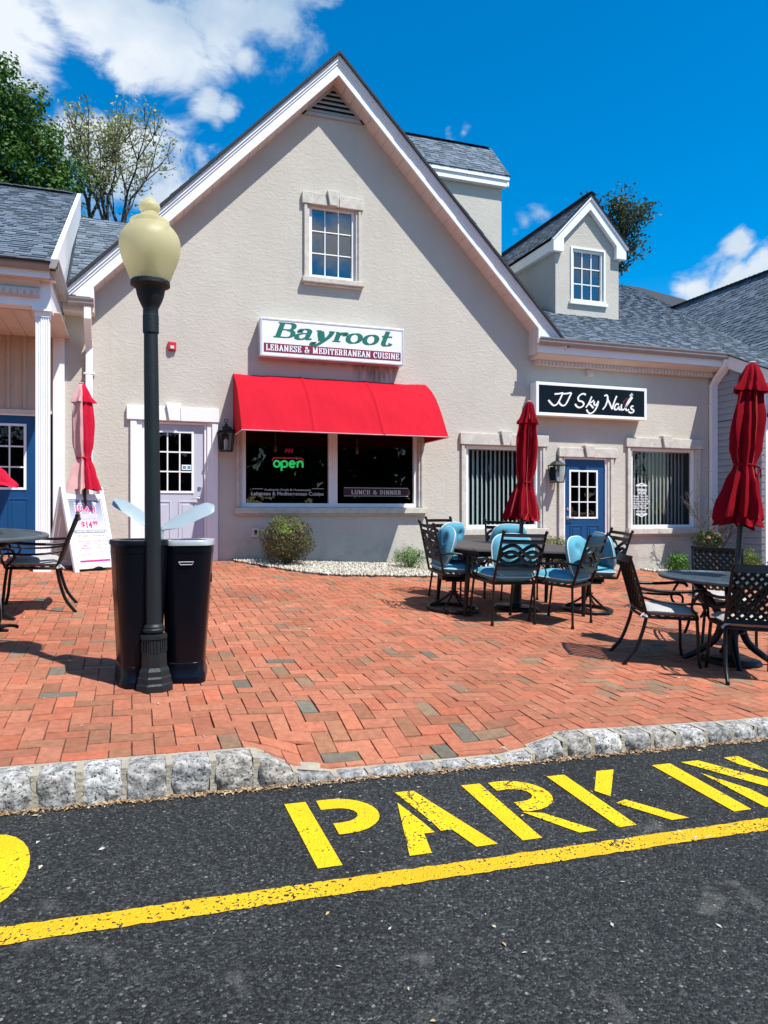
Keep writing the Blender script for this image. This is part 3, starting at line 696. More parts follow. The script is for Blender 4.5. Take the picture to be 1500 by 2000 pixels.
def door(x0, x1, z0, z1, g, m, litm, yf, nx=3, nz=3, frame='trim', knob_side=1, parent=shop, top=shop, fw=.035, dark=False):
    b = MB(); gx0, gx1, gz0, gz1 = g; y0, y1 = yf, yf + .045
    b.box(x0, gx0, y0, y1, z0, z1); b.box(gx1, x1, y0, y1, z0, z1); b.box(gx0, gx1, y0, y1, gz1, z1); b.box(gx0, gx1, y0, y1, z0, gz0)
    mid = (x0 + x1) / 2
    for (a, c) in ((x0 + .12, mid - .055), (mid + .055, x1 - .12)):      # pressed panels
        pz0, pz1 = z0 + .17, gz0 - .15
        frame_boxes(b, a, c, pz0, pz1, .022, y0 - .010, y0 + .002); b.box(a + .055, c - .055, y0 - .008, y0 + .002, pz0 + .055, pz1 - .055)
    o = part(b, 'door', m, parent, top, bevel=.004)
    b = MB(); frame_boxes(b, gx0 - .03, gx1 + .03, gz0 - .03, gz1 + .03, .034, y0 - .014, y0 - .001); muntins(b, gx0, gx1, gz0, gz1, nx, nz, y0 + .008, .020, .016)
    b.build('lite_frame', litm, o)
    b = MB(); b.quad((gx0, y0 + .02, gz0), (gx1, y0 + .02, gz0), (gx1, y0 + .02, gz1), (gx0, y0 + .02, gz1)); b.build('pane', 'glass', o, fix=False)
    b = MB(); vs = [(x, y, z) for x in (x0, x1) for y in (y1 + .01, y1 + .9) for z in (z0, z1)]; b.add(vs, [(0, 1, 3, 2), (4, 6, 7, 5), (2, 3, 7, 6), (0, 2, 6, 4), (1, 5, 7, 3)]); b.build('room_lining', 'interior', o, fix=False)
    kx = x1 - .07 if knob_side > 0 else x0 + .07; b = MB()
    kz = z0 + .93
    b.T = Matrix.Translation((kx, y0, kz)) @ Matrix.Rotation(R(90), 4, 'X')
    b.lathe([(.034, 0), (.034, .008), (.012, .012), (.012, .045)], 14); b.T = None
    b.tube([(kx, y0 - .045, kz), (kx - .03 * knob_side, y0 - .05, kz), (kx - .11 * knob_side, y0 - .045, kz - .004)], [.011, .010, .008], 8)
    b.build('handle', 'metal', o, smooth='auto'); b = MB()
    b.T = Matrix.Translation((kx, y0, kz + .16)) @ Matrix.Rotation(R(90), 4, 'X'); b.lathe([(.03, 0), (.03, .012), (.018, .016), (.018, .022)], 14); b.T = None
    b.build('deadbolt', 'metal', o, smooth='auto')
    b = MB(); frame_boxes(b, x0 - fw, x1 + fw, z0 - fw, z1 + fw, fw - .002, yf - .03, yf + .10); b.build('door_frame', frame, o)
    hx = x0 - .008 if knob_side > 0 else x1 + .008
    for hz in (z0 + .22, (z0 + z1) / 2, z1 - .22): b = MB(); b.tube([(hx, y0 - .008, hz - .045), (hx, y0 - .008, hz + .045)], .009, 8); b.build('hinge', 'metal', o)
    return o
d1 = door(.182, 1.062, .765, 2.822, (.335, .877, 1.80, 2.70), 'whitedoor', 'trim', D + .03, knob_side=1)
surround(d1, .142, 1.101, .55, 2.86, -.075, 1.28, 2.868, 3.08, None, m='trim', cas=.165)
d2 = door(7.535, 8.41, .44, 2.455, (7.665, 8.225, 1.385, 2.23), 'blue', 'trim', D + .03, knob_side=-1)
surround(d2, 7.50, 8.445, .3, 2.485, 7.375, 8.65, 2.49, 2.665, None, cas=.12)

# gable rake boards, soffit, roof slabs
YF = 11.31
b = MB()
rk = lambda x, a: a - 1.03 * abs(x - 3.13)
for s, xe, xi in ((-1, -.90, -.519), (1, 7.24, 6.776)):
    b.prism([(3.13, YF, 8.70), (xe, YF, rk(xe, 8.70)), (xe, YF, 4.505), (xi, YF, 4.505), (xi, YF, rk(xi, 8.475)), (3.13, YF, 8.475)], (0, .035, 0))
b.build('fascia', 'trim', None).parent = shop; bpy.data.objects['fascia'].location = -shop.location
b = MB()
for s, xe in ((-1, -.96), (1, 7.33)):
    b.prism([(3.13, YF - .035, 8.775), (xe, YF - .035, rk(xe, 8.775)), (xe, YF - .035, rk(xe, 8.70)), (3.13, YF - .035, 8.70)], (0, .06, 0))
    b.prism([(3.13, YF - .016, 8.695), (xe, YF - .016, rk(xe, 8.695)), (xe, YF - .016, rk(xe, 8.655)), (3.13, YF - .016, 8.655)], (0, .015, 0))
part(b, 'crown_moulding', 'trim')
b = MB()
for s, xe in ((-1, -.519), (1, 6.776)):
    L = abs(xe - 3.13); n = int(L / .14)
    for i in range(n):
        a = 3.13 + s * L * i / n; c = 3.13 + s * (L * (i + 1) / n - .005)
        b.prism([(a, YF + .03, rk(a, 8.478)), (c, YF + .03, rk(c, 8.478)), (c, YF + .03, rk(c, 8.52)), (a, YF + .03, rk(a, 8.52))], (0, .325, 0))
b.box(6.772, 6.79, YF + .036, D, 4.29, rk(6.78, 8.5)); b.box(-.535, -.515, YF + .036, D, 4.36, rk(-.52, 8.5))
part(b, 'soffit', 'soffit')
b = MB()
for s, xe in ((-1, -.98), (1, 7.36)):
    n = 30
    for i in range(n):
        a = lerp(3.13, xe, i / n); c = lerp(3.13, xe, (i + 1) / n); j = random.uniform(-.004, .006)
        b.prism([(a, YF - .075 - j, rk(a, 8.825)), (c, YF - .075 - j, rk(c, 8.832 + j)), (c, YF - .075 - j, rk(c, 8.775)), (a, YF - .075 - j, rk(a, 8.775))], (0, 12, 0))
part(b, 'gable_roof', 'shingle_edge')
# louvred gable vent
b = MB()
VX0, VX1, VZ = 2.60, 3.66, 7.93
b.prism([(VX0, D - .03, VZ), (VX1, D - .03, VZ), (VX1 - .04, D - .03, VZ + .055), (VX0 + .04, D - .03, VZ + .055)], (0, .04, 0))
z = VZ + .06
while z < 8.40:
    hw = (8.47 - z) / 1.03 - .02
    if hw < .03: break
    b.add([(3.13 - hw, D - .035, z), (3.13 + hw, D - .035, z), (3.13 + hw - .04, D - .002, z + .06), (3.13 - hw + .04, D - .002, z + .06), (3.13 - hw, D - .035, z + .012), (3.13 + hw, D - .035, z + .012)], [(0, 1, 2, 3), (0, 1, 5, 4), (4, 5, 2, 3)])
    z += .078
for s in (-1, 1): b.prism([(3.13 + s * .53, D - .03, VZ), (3.13 + s * .49, D - .03, VZ), (3.13, D - .03, 8.42), (3.13, D - .03, 8.475)], (0, .025, 0))
vent = part(b, 'gable_vent', 'vent')
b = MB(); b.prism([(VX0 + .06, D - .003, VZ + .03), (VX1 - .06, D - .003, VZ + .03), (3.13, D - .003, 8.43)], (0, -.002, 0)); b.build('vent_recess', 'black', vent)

# eave box, dentil frieze, gutters, downspouts
def gutter(b, x0, x1, y, zt, w=.12, h=.11):     # ogee gutter along X, front lip at y
    pr = [(0, 0), (.004, -.02), (.02, -.045), (.025, -.075), (.045, -h), (w, -h), (w, 0), (w - .004, 0), (w - .006, -h + .01), (.05, -h + .01), (.012, 0)]
    b.prism([(x0, y + p[0], zt + p[1]) for p in pr], (x1 - x0, 0, 0))
b = MB(); b.box(6.776, 11.02, YF - .002, D, 4.30, 4.495); eb = part(b, 'eave_fascia', 'trim')
b = MB(); b.box(6.782, 11.0, YF + .02, D - .004, 4.288, 4.30)
b.prism([(6.80, D - .30, 4.287), (6.80, D - .22, 4.25), (6.80, D - .13, 4.225), (6.80, D, 4.225), (6.80, D, 4.287)], (4.15, 0, 0))
b.box(6.87, 10.95, D - .10, D - .001, 4.135, 4.225)
x = 6.90
while x < 10.93: b.box(x, x + .055, D - .118, D - .10, 4.14, 4.205); x += .077
b.box(6.88, 10.94, D - .112, D - .09, 4.205, 4.222)
part(b, 'dentil_frieze', 'trim_cream')
b = MB(); gutter(b, 6.74, 11.02, YF - .13, 4.545); part(b, 'gutter', 'gutter')
b = MB(); gutter(b, -.86, -.515, YF - .13, 4.52); part(b, 'gutter', 'gutter')
b = MB(); b.box(-.93, -.535, YF + .02, D, 4.355, 4.375); b.box(-.93, -.535, YF, YF + .02, 4.355, 4.50); part(b, 'eave_fascia', 'trim_cream')
def downspout(x0, x1, top_z, elbow, bot, name='downspout', y=D - .05, par=shop):
    b = MB(); w = x1 - x0; xc = (x0 + x1) / 2
    pts = [Vector(p) for p in elbow] + [Vector((xc, y, bot))]
    for i in range(len(pts) - 1):
        d = (pts[i + 1] - pts[i]).normalized(); b.bar(pts[i] - d * .02, pts[i + 1] + d * .02, w, .065, up=(0, 1, 0))
    for z in frange(bot + .6, elbow[-1][2] - .4, 1.5): b.box(x0 - .03, x1 + .03, y - .036, y + .04, z, z + .025)
    return part(b, name, 'trim', bevel=.01)
downspout(-.645, -.545, 4.4, [(-.60, 11.26, 4.42), (-.60, 11.27, 4.25), (-.60, 11.50, 4.02), (-.595, D - .05, 3.90)], .8)
ds = downspout(10.82, 10.99, 4.4, [(10.92, 11.26, 4.46), (10.92, 11.27, 4.33), (10.90, 11.50, 4.10), (10.905, D - .05, 3.98)], .4)
b = MB(); b.box(-1.085, -.93, D - .05, D + .05, .3, 4.36); part(b, 'corner_board', 'trim', bevel=.006)

# wing roofs (right and left of the gable)
wz = lambda y: 4.535 + .47 * (y - 11.25)
cgz = lambda x: 7.35 - 1.1 * (14.7 - x)
sl = math.hypot(1, .47)
def clipw(u, v):
    X = 6.0 + u; Y = 11.22 + v / sl; Z = wz(Y)
    return not (X > 11 and Z < cgz(X) - .12) and Z < 8.832 - 1.03 * (X - 3.13) + 3 + 99 and X > (3.13 + (8.6 - Z) / 1.03)
shingles('wing_roof', (6.0, 11.22, wz(11.22)), (1, 0, 0), (0, 1, .47), 11, 11.0 * sl, shop, clipw, 4).location = -shop.location
b = MB()
for x0_, y0_ in ((6.9, 11.22), (4.5, 11.8)):
    b.prism([(x0_, y0_, wz(y0_) - .005), (x0_, 22.2, wz(22.2) - .005), (x0_, 22.2, wz(22.2) - .05), (x0_, y0_, wz(y0_) - .05)], (17.5 - x0_ if y0_ < 11.5 else 6.9 - x0_, 0, 0))
part(b, 'roof_deck', 'shingle_edge')
lz = lambda y: 4.525 + .78 * (y - 11.25); sl2 = math.hypot(1, .78)
shingles('wing_roof', (-.87, 11.22, lz(11.22)), (1, 0, 0), (0, 1, .78), 3.0, 2.85 * sl2, shop, lambda u, v: (-.87 + u) < 3.13 - (8.62 - lz(11.22 + v / sl2)) / 1.03, 6).location = -shop.location
b = MB()
for x0_, y0_, w_ in ((-.9, 11.22, .34), (-.56, 11.8, 2.5)):
    b.prism([(x0_, y0_, lz(y0_) - .005), (x0_, 14.07, lz(14.07) - .005), (x0_, 14.07, lz(14.07) - .05), (x0_, y0_, lz(y0_) - .05)], (w_, 0, 0))
part(b, 'roof_deck', 'shingle_edge')
def ridge_caps(a, c, w=.12, parent=shop, st=.15):
    a, c = Vector(a), Vector(c); n = int((c - a).length / st); b = MB(); d = (c - a).normalized(); x = d.cross(Vector((0, 0, 1))).normalized()
    for i in range(n):
        p = a + d * st * i; q = p + d * (st + .05); k = random.uniform(.7, 1.2); cl = (.09 * k, .105 * k, .125 * k)
        for s in (-1, 1):
            v = [p + Vector((0, 0, .035)), q + Vector((0, 0, .02)), q + x * s * w + Vector((0, 0, -.04)), p + x * s * w + Vector((0, 0, -.028))]
            b.quad(*v, cl)
    return b.build('ridge_cap', 'shingle', parent, fix=False)
ridge_caps((6.5, 22.2, wz(22.2) + .02), (16, 22.2, wz(22.2) + .02)).location = -shop.location

# roof tower behind the gable
b = MB(); b.box(4.8, 8.12, 15.2, 16.8, 5, 9.12); b.prism([(8.119, 15.2, 9.1), (8.119, 16.0, 9.85), (8.119, 16.8, 9.1)], (-.02, 0, 0))
tw = part(b, 'roof_tower', 'stucco')
b = MB(); b.box(4.7, 8.235, 15.06, 15.10, 8.99, 9.205); b.box(4.7, 8.24, 15.03, 15.06, 9.13, 9.215)
b.prism([(8.19, 15.05, 9.0), (8.19, 16.0, 10.05), (8.19, 16.95, 9.0), (8.19, 16.95, 9.2), (8.19, 16.0, 10.28), (8.19, 15.05, 9.2)], (.045, 0, 0)); b.box(4.8, 8.20, 15.1, 15.2, 8.99, 9.0)
b.build('fascia', 'trim', tw)
sp = math.hypot(.95, 1.07)
shingles('tower_roof', (4.7, 15.02, 9.225), (1, 0, 0), (0, .95, 1.07), 3.56, sp * 1.02, tw, None, 9)
shingles('tower_roof', (4.7, 16.98, 9.225), (1, 0, 0), (0, -.95, 1.07), 3.56, sp * 1.02, tw, None, 10)
ridge_caps((4.7, 16, 10.32), (8.26, 16, 10.32), parent=tw)

# dormer
DY = 14.08; dx0, dx1, dm = 8.86, 10.52, 9.69
b = MB(); DW = (9.26, 10.05, 5.02 + .01, 6.33)
p1 = P(1119, 488, DY); p2 = P(1176, 592, DY); DW = (p1.x - .02, p2.x + .03, p2.z - .02, p1.z + .03)
holed(b, [(dx0, 4.6), (dx1, 4.6), (dx1, 7.52), (dm, 8.35), (dx0, 7.52)], [DW], DY, 0)
dw = part(b, 'dormer', 'stucco')
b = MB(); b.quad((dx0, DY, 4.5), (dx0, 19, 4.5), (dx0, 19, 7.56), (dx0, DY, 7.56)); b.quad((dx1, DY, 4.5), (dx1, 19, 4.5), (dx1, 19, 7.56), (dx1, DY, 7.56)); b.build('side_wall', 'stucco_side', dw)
b = MB(); frame_boxes(b, *DW, .05, DY + .02, DY + .10); muntins(b, DW[0] + .05, DW[1] - .05, DW[2] + .05, DW[3] - .05, 3, 3, DY + .07, .022)
frame_boxes(b, DW[0] - .045, DW[1] + .045, DW[2] - .0, DW[3] + .045, .043, DY - .025, DY + .003)
b.box(DW[0] - .08, DW[1] + .09, DY - .06, DY + .002, DW[2] - .075, DW[2] - .005)
b.build('window', 'trim', dw)
b = MB(); b.quad((DW[0] + .04, DY + .075, DW[2] + .04), (DW[1] - .04, DY + .075, DW[2] + .04), (DW[1] - .04, DY + .075, DW[3] - .04), (DW[0] + .04, DY + .075, DW[3] - .04)); b.build('pane', 'glass_up', dw, fix=False)
b = MB(); b.box(DW[0] - .1, DW[1] + .1, DY + .5, DY + .52, DW[2] - .1, DW[3] + .1); b.build('room_lining', 'interior', dw)
dl = lambda x, a: a - 1.06 * abs(x - dm)
b = MB()
for s, xe in ((-1, 8.74), (1, 10.64)):
    b.prism([(dm, DY - .12, 8.50), (xe, DY - .12, dl(xe, 8.50)), (xe, DY - .12, dl(xe, 8.50) - .27), (xe - s * .26, DY - .12, dl(xe, 8.50) - .27), (xe - s * .26, DY - .12, dl(xe - s * .26, 8.24)), (dm, DY - .12, 8.24)], (0, .11, 0))
    b.prism([(dm, DY - .15, 8.545), (xe + s * .03, DY - .15, dl(xe + s * .03, 8.545)), (xe + s * .03, DY - .15, dl(xe + s * .03, 8.47)), (dm, DY - .15, 8.47)], (0, .05, 0))
b.box(8.745, 8.86, DY - .01, 19, dl(8.74, 8.5) - .24, dl(8.74, 8.5) - .02); b.box(10.52, 10.635, DY - .01, 19, dl(8.74, 8.5) - .24, dl(8.74, 8.5) - .02)
b.build('fascia', 'trim', dw)
sd_ = math.hypot(1, 1.06)
shingles('dormer_roof', (8.70, DY - .17, dl(8.70, 8.56)), (0, 1, 0), (1, 0, 1.06), 6.3, sd_ * .99, dw, None, 12)
shingles('dormer_roof', (10.68, DY - .17, dl(10.68, 8.56)), (0, 1, 0), (-1, 0, 1.06), 6.3, sd_ * .99, dw, None, 13)
ridge_caps((dm, DY - .17, 8.60), (dm, 20, 8.60), parent=dw)
b = MB(); b.box(8.05 - .065, 8.05 + .065, D - .05, D, 4.0, 4.12); b.box(8.0, 8.1, D - .07, D - .05, 4.02, 4.07); b2 = b
o = part(b, 'junction_box', 'trim_cream', bevel=.005)

# ------------------------------------------------------------------ neighbouring shop with the porch, at the left
pshop = empty('porch_shop', (-4, 10, .5), 'tan boarded shop with a white fluted porch column and blue door at the left edge', 'building')
def pp(b, name, m, parent=pshop, **k):
    o = b.build(name, m, parent, **k)
    if parent is pshop: o.location = -pshop.location
    return o
LD = (-2.22, -1.26, .5, 2.90)
b = MB(); holed(b, [(-9, -.3), (-1.085, -.3), (-1.085, 4.35), (-9, 4.35)], [LD], D + .01, 0)
x = -3.2
while x < -1.1: b.box(x, x + .045, D - .012, D + .01, 2.96, 4.33); x += .215
pp(b, 'boarded_wall', 'board')
b = MB(); b.box(-9, -1.09, D - .03, D + .01, 2.90, 2.95); b.box(-1.26, -1.20, D - .02, D + .01, .4, 2.90); pp(b, 'door_trim', 'trim_cream')
b = MB(); b.box(-1.20, -1.09, D - .012, D + .012, .4, 2.90); pp(b, 'painted_shadow_gap', 'iron')  # solid dark strip painted in for the shadow in the door reveal
d3 = door(-2.18, -1.29, .86, 2.865, (-2.04, -1.47, 1.83, 2.72), 'blue', 'trim', D + .03, parent=pshop, top=pshop, knob_side=-1)
b = MB()      # fluted column
cx, cy = -1.052, 10.05; n = 8; h = .077
pr = []
for side in range(4):
    a = R(90) * side; c_, s_ = math.cos(a), math.sin(a)
    k = [(-h, -h)]
    for i in range(5):
        q = -h + .016 + i * .0265; k += [(q, -h), (q + .004, -h + .008), (q + .014, -h + .008), (q + .018, -h)]
    pr += [(c_ * x - s_ * y, s_ * x + c_ * y) for x, y in k]
zb = zp0(cx, cy)
b.prism([(cx + x, cy + y, zb + .14) for x, y in pr], (0, 0, 3.90 - zb - .14))
b.box(cx - .10, cx + .10, cy - .10, cy + .10, zb - .1, zb + .14); b.box(cx - .085, cx + .085, cy - .085, cy + .085, 3.90, 3.95)
b.prism([(cx - .085, cy - .085, 3.95), (cx + .085, cy - .085, 3.95), (cx + .085, cy + .085, 3.95), (cx - .085, cy + .085, 3.95)], (0, 0, .02)); b.box(cx - .115, cx + .115, cy - .115, cy + .115, 3.97, 4.02)
pp(b, 'column', 'trim')
b = MB(); b.box(-9, -.955, 9.95, 10.15, 4.022, 4.34); b.box(-.985, -.955, 10.15, D, 4.022, 4.34); b.box(-9, -.95, 9.80, 9.83, 4.34, 4.50); pp(b, 'porch_beam', 'trim')
b = MB(); b.box(-9, -.96, 9.83, 9.95, 4.33, 4.345); b.prism([(-9, 9.87, 4.33), (-9, 9.93, 4.25), (-9, 9.949, 4.23), (-9, 9.949, 4.33)], (7.93, 0, 0)); b.box(-9, -1.08, 9.90, 9.949, 4.13, 4.23)
x = -3
while x < -1.12: b.box(x, x + .055, 9.885, 9.90, 4.14, 4.20); x += .077
x = -3.5
while x < -.97: b.box(x, x + .16, 9.835, 9.95, 4.325, 4.332); x += .175
b.box(-9, -.99, 10.15, D, 4.02, 4.03)
x = -3.5
while x < -1.0: b.box(x, x + .17, 10.16, D - .01, 4.01, 4.02); x += .19
pp(b, 'porch_soffit', 'trim_cream')
b = MB(); b.box(-.955, -.945, 9.83, D, 4.34, 4.50); gutter(b, -9, -.85, 9.68, 4.54)
pr = [(0, 0), (-.004, -.02), (-.02, -.045), (-.025, -.075), (-.045, -.11), (-.11, -.11), (-.11, 0)]
b.prism([(-.835 + p[0], 9.68, 4.54 + p[1]) for p in pr], (0, 1.52, 0)); pp(b, 'gutter', 'gutter')
pz = lambda y: 4.52 + .585 * (y - 9.69); sp = math.hypot(1, .585)
o = shingles('porch_roof', (-9, 9.66, pz(9.66)), (1, 0, 0), (0, 1, .585), 8.07, 4.56 * sp, pshop, None, 21); o.location = -pshop.location
o = ridge_caps((-9, 14.22, pz(14.22) + .02), (-.93, 14.22, pz(14.22) + .02), parent=pshop); o.location = -pshop.location
b = MB(); b.prism([(-.925, 9.70, pz(9.70) + .03), (-.925, 14.22, pz(14.22) + .03), (-.925, 14.22, pz(14.22) - .42), (-.925, 10.45, pz(10.45) - .46), (-.925, 9.70, 4.50)], (.06, 0, 0))
b.prism([(-.93, 10.4, 4.5), (-.93, 14.22, 4.6), (-.93, 14.22, pz(14.22) - .3), (-.93, 10.4, pz(10.4) - .3)], (-.02, 0, 0)); pp(b, 'rake_board', 'trim')

# ------------------------------------------------------------------ grey sided building at the right
rs = empty('siding_building', (13, 11, .3), 'blue grey lap sided wing with its own shingled roof at the right edge', 'building')
def rp(b, name, m, **k):
    o = b.build(name, m, rs, **k); o.location = -rs.location; return o
b = MB(); z = .0
while z < 4.45:
    zt_ = z + .126
    yb = 10.43
    ymax = D
    # roof line limits the top
    yl = 11.22 + (zt_ + .28 - wz(11.22)) / .47
    y0 = max(yb, yl)
    if y0 < ymax - .02: b.quad((10.976, y0, z), (10.976, ymax, z), (11.005, ymax, zt_ + .004), (11.005, y0, zt_ + .004)); b.quad((10.976, y0, z), (10.976, ymax, z), (11.006, ymax, z - .003), (11.006, y0, z - .003))
    z = zt_
z = 0
while z < 4.0: b.quad((11.0, 10.42, z), (18, 10.42, z), (18, 10.43, z + .126), (11.0, 10.43, z + .126)); b.quad((11, 10.42, z), (18, 10.42, z), (18, 10.43, z), (11, 10.43, z)); z += .126
b.prism([(11.012, 10.44, 0), (11.012, D, 0), (11.012, D, 4.5), (11.012, 11.2, 4.28), (11.012, 10.44, 3.95)], (.05, 0, 0))
rp(b, 'siding_wall', 'siding', fix=False)
b = MB(); b.prism([(11.02, 10.44, 3.3), (18.38, 10.44, 3.3), (14.7, 10.44, 7.28)], (0, .06, 0)); z = 3.34
while z < 7.1:
    a_ = 14.7 - (7.27 - z - .126) / 1.1; 
    if a_ < 14.7: b.quad((max(11.02, a_), 10.425, z), (29.4 - max(11.02, a_), 10.425, z), (29.4 - max(11.02, a_), 10.438, z + .126), (max(11.02, a_), 10.438, z + .126))
    z += .126
rp(b, 'gable_wall', 'siding', fix=False)
b = MB(); b.box(10.98, 11.06, 10.40, 10.50, 0, wz(10.4) - .25)
b.prism([(10.92, 11.24, wz(11.24) - .05), (10.92, 10.0, wz(10.0) - .05), (10.92, 10.0, wz(10.0) - .27), (10.92, 11.24, wz(11.24) - .27)], (.05, 0, 0))
b.prism([(10.90, 11.24, wz(11.24) + .0), (10.90, 9.98, wz(9.98) + .0), (10.90, 9.98, wz(9.98) - .08), (10.90, 11.24, wz(11.24) - .08)], (.04, 0, 0))
rp(b, 'corner_board', 'trim')
o = shingles('lower_roof', (10.88, 9.95, wz(9.95) + .005), (1, 0, 0), (0, 1, .47), 6, 1.29 * sl, rs, None, 31); o.location = -rs.location
xv = lambda y: 14.7 - (7.35 - wz(y)) / 1.1
o = shingles('cross_roof', (11.0, 10.2, cgz(11.0)), (0, 1, 0), (1, 0, 1.1), 8.2, 3.7 * math.hypot(1, 1.1), rs, lambda u, v: cgz(11 + v / math.hypot(1, 1.1)) > wz(10.2 + u) - .03, 33); o.location = -rs.location
b = MB(); b.prism([(11.0, 10.2, cgz(11.0) - .01), (14.7, 10.2, cgz(14.7) - .01), (18.4, 10.2, cgz(11.0) - .01), (18.4, 10.2, cgz(11.0) - .06), (14.7, 10.2, cgz(14.7) - .06), (11.0, 10.2, cgz(11.0) - .06)], (0, 7.2, 0)); rp(b, 'cross_roof_deck', 'shingle_edge')
o = ridge_caps((14.7, 10.2, 7.38), (14.7, 17.6, 7.38), parent=rs); o.location = -rs.location

# ================================================================== LETTERING
# broad-pen lettering: each stroke is a ribbon whose width follows the pen angle
def pen(b, strokes, place, thick, thin, phi=8, off=0.0):
    k = 0
    for st in strokes:
        pts = [Vector((p[0], p[1], 0)) for p in st]
        if len(pts) < 2: continue
        L, Rr = [], []
        for i, p in enumerate(pts):
            d = (pts[min(i + 1, len(pts) - 1)] - pts[max(i - 1, 0)]).normalized()
            w = thin + (thick - thin) * abs(math.sin(math.atan2(d.y, d.x) - R(phi))) ** 1.3
            n = Vector((-d.y, d.x, 0)) * w / 2; L.append(p + n); Rr.append(p - n)
        h = off + .0004 * (k % 12); k += 1
        vs = [place(q.x, q.y, h) for q in L] + [place(q.x, q.y, h) for q in Rr]; m = len(L)
        b.add(vs, [(i, i + 1, m + i + 1, m + i) for i in range(m - 1)])
def ell(cx, cy, rx, ry, a0, a1, n=22): return [(cx + rx * math.cos(R(lerp(a0, a1, i / n))), cy + ry * math.sin(R(lerp(a0, a1, i / n)))) for i in range(n + 1)]
def crv(*p, n=6): return [(v.x, v.y) for v in smooth_pts([(q[0], q[1], 0) for q in p], n)]
def V_(x, y0=0, y1=1, s=.16, top=1, bot=1, foot=.04):
    r = [[(x, y0), (x, y1)]]
    if bot: r.append([(x - s, y0 + foot), (x + s, y0 + foot)])
    if top: r.append([(x - s, y1 - foot), (x + s, y1 - foot)])
    return r
CAPS = {
 'L': (.66, V_(.2) + [[(.2, .04), (.6, .04)], [(.60, .02), (.62, .30)]]),
 'E': (.70, V_(.2) + [[(.2, .04), (.6, .04)], [(.2, .96), (.58, .96)], [(.2, .51), (.46, .51)], [(.61, .02), (.63, .29)], [(.58, .98), (.59, .74)], [(.46, .38), (.46, .64)]]),
 'B': (.74, V_(.2) + [[(.2, .96), (.42, .96)] + ell(.42, .74, .16, .22, 90, -90, 10) + [(.2, .52)], [(.42, .52)] + ell(.43, .28, .20, .24, 90, -90, 10) + [(.2, .04)]]),
 'A': (.80, [[(.13, 0), (.40, .98)], [(.36, 1.0), (.68, 0)], [(.24, .32), (.55, .32)], [(0, .04), (.26, .04)], [(.54, .04), (.82, .04)]]),
 'N': (.84, [[(.16, 0), (.16, 1)], [(.14, .97), (.66, .03)], [(.68, 0), (.68, 1)], [(0, .04), (.32, .04)], [(0, .96), (.2, .96)], [(.54, .96), (.82, .96)]]),
 'S': (.62, [crv((.52, .80), (.42, .94), (.27, .96), (.12, .86), (.14, .68), (.34, .52), (.50, .36), (.50, .14), (.32, .03), (.14, .08), (.07, .22)), [(.54, .98), (.53, .68)], [(.06, .02), (.07, .34)]]),
 'M': (1.0, [[(.16, 0), (.16, 1)], [(.15, .98), (.46, .05)], [(.46, .05), (.76, .98)], [(.80, 0), (.80, 1)], [(0, .04), (.3, .04)], [(0, .96), (.18, .96)], [(.64, .04), (.96, .04)], [(.78, .96), (.96, .96)]]),
 'D': (.78, V_(.2) + [[(.2, .96), (.36, .96)] + ell(.36, .5, .30, .46, 90, -90, 14) + [(.2, .04)]]),
 'I': (.42, V_(.2)),
 'T': (.70, V_(.34, top=0) + [[(.04, .95), (.64, .95)], [(.04, .98), (.05, .70)], [(.64, .98), (.63, .70)]]),
 'R': (.78, V_(.2) + [[(.2, .96), (.42, .96)] + ell(.42, .74, .17, .22, 90, -90, 10) + [(.2, .52)], crv((.40, .52), (.54, .44), (.56, .2), (.62, .05), (.74, .05))]),
 'C': (.72, [ell(.38, .5, .29, .47, 42, 318, 22), [(.60, .97), (.60, .68)]]),
 'U': (.80, [[(.18, .96), (.18, .34)] + ell(.40, .32, .22, .29, 180, 330, 10) + [(.64, .4), (.64, .96)], [(.02, .96), (.34, .96)], [(.52, .96), (.78, .96)]]),
 'H': (.86, V_(.2) + V_(.66) + [[(.2, .51), (.66, .51)]]),
 '&': (.90, [crv((.78, .50), (.70, .22), (.50, .04), (.26, .03), (.10, .20), (.20, .42), (.40, .58), (.50, .78), (.38, .95), (.24, .86), (.26, .68), (.48, .36), (.68, .10), (.84, .03)), [(.62, .52), (.88, .52)]]),
 ' ': (.42, [])}
def caps(b, s, place, x0, x1, z0, h, gap=.10, off=0, thick=.19, thin=.065):
    Wd = sum(CAPS[c][0] for c in s) + gap * (len(s) - 1); kx = (x1 - x0) / Wd; x = 0
    for c in s:
        w, st = CAPS[c]
        pen(b, [[(p[0] + x, p[1]) for p in q] for q in st], lambda a, z, o: place(x0 + a * kx, z0 + z * h, o), thick, thin, 0, off)
        x += w + gap
def flat(O, X=(1, 0, 0), Z=(0, 0, 1), N=(0, -1, 0)):
    O, X, Z, N = map(Vector, (O, X, Z, N)); return lambda a, z, o: O + X * a + Z * z + N * o
def text(name, s, m, place, x0, x1, z0, h, parent, off=.002, shear=0, bold=0, align=None):
    cu = bpy.data.curves.new('t', 'FONT'); cu.body = s; cu.size = 1; cu.shear = shear; cu.offset = bold
    ob = bpy.data.objects.new('t', cu); COL.objects.link(ob); dg = bpy.context.evaluated_depsgraph_get(); dg.update()
    me = bpy.data.meshes.new_from_object(ob.evaluated_get(dg)); bpy.data.objects.remove(ob)
    xs = [v.co.x for v in me.vertices]; a, c = min(xs), max(xs); k = (x1 - x0) / (c - a)
    for v in me.vertices: v.co = place(x0 + (v.co.x - a) * k, z0 + v.co.y * h / .7, off)
    me.materials.clear(); me.materials.append(M[m]); o = bpy.data.objects.new(name, me); COL.objects.link(o); o.parent = parent; return o
def build_off(b, name, m, top, parent=None, **k):
    o = b.build(name, m, parent or top, **k)
    if parent is None or parent is top: o.location = -top.location
    return o

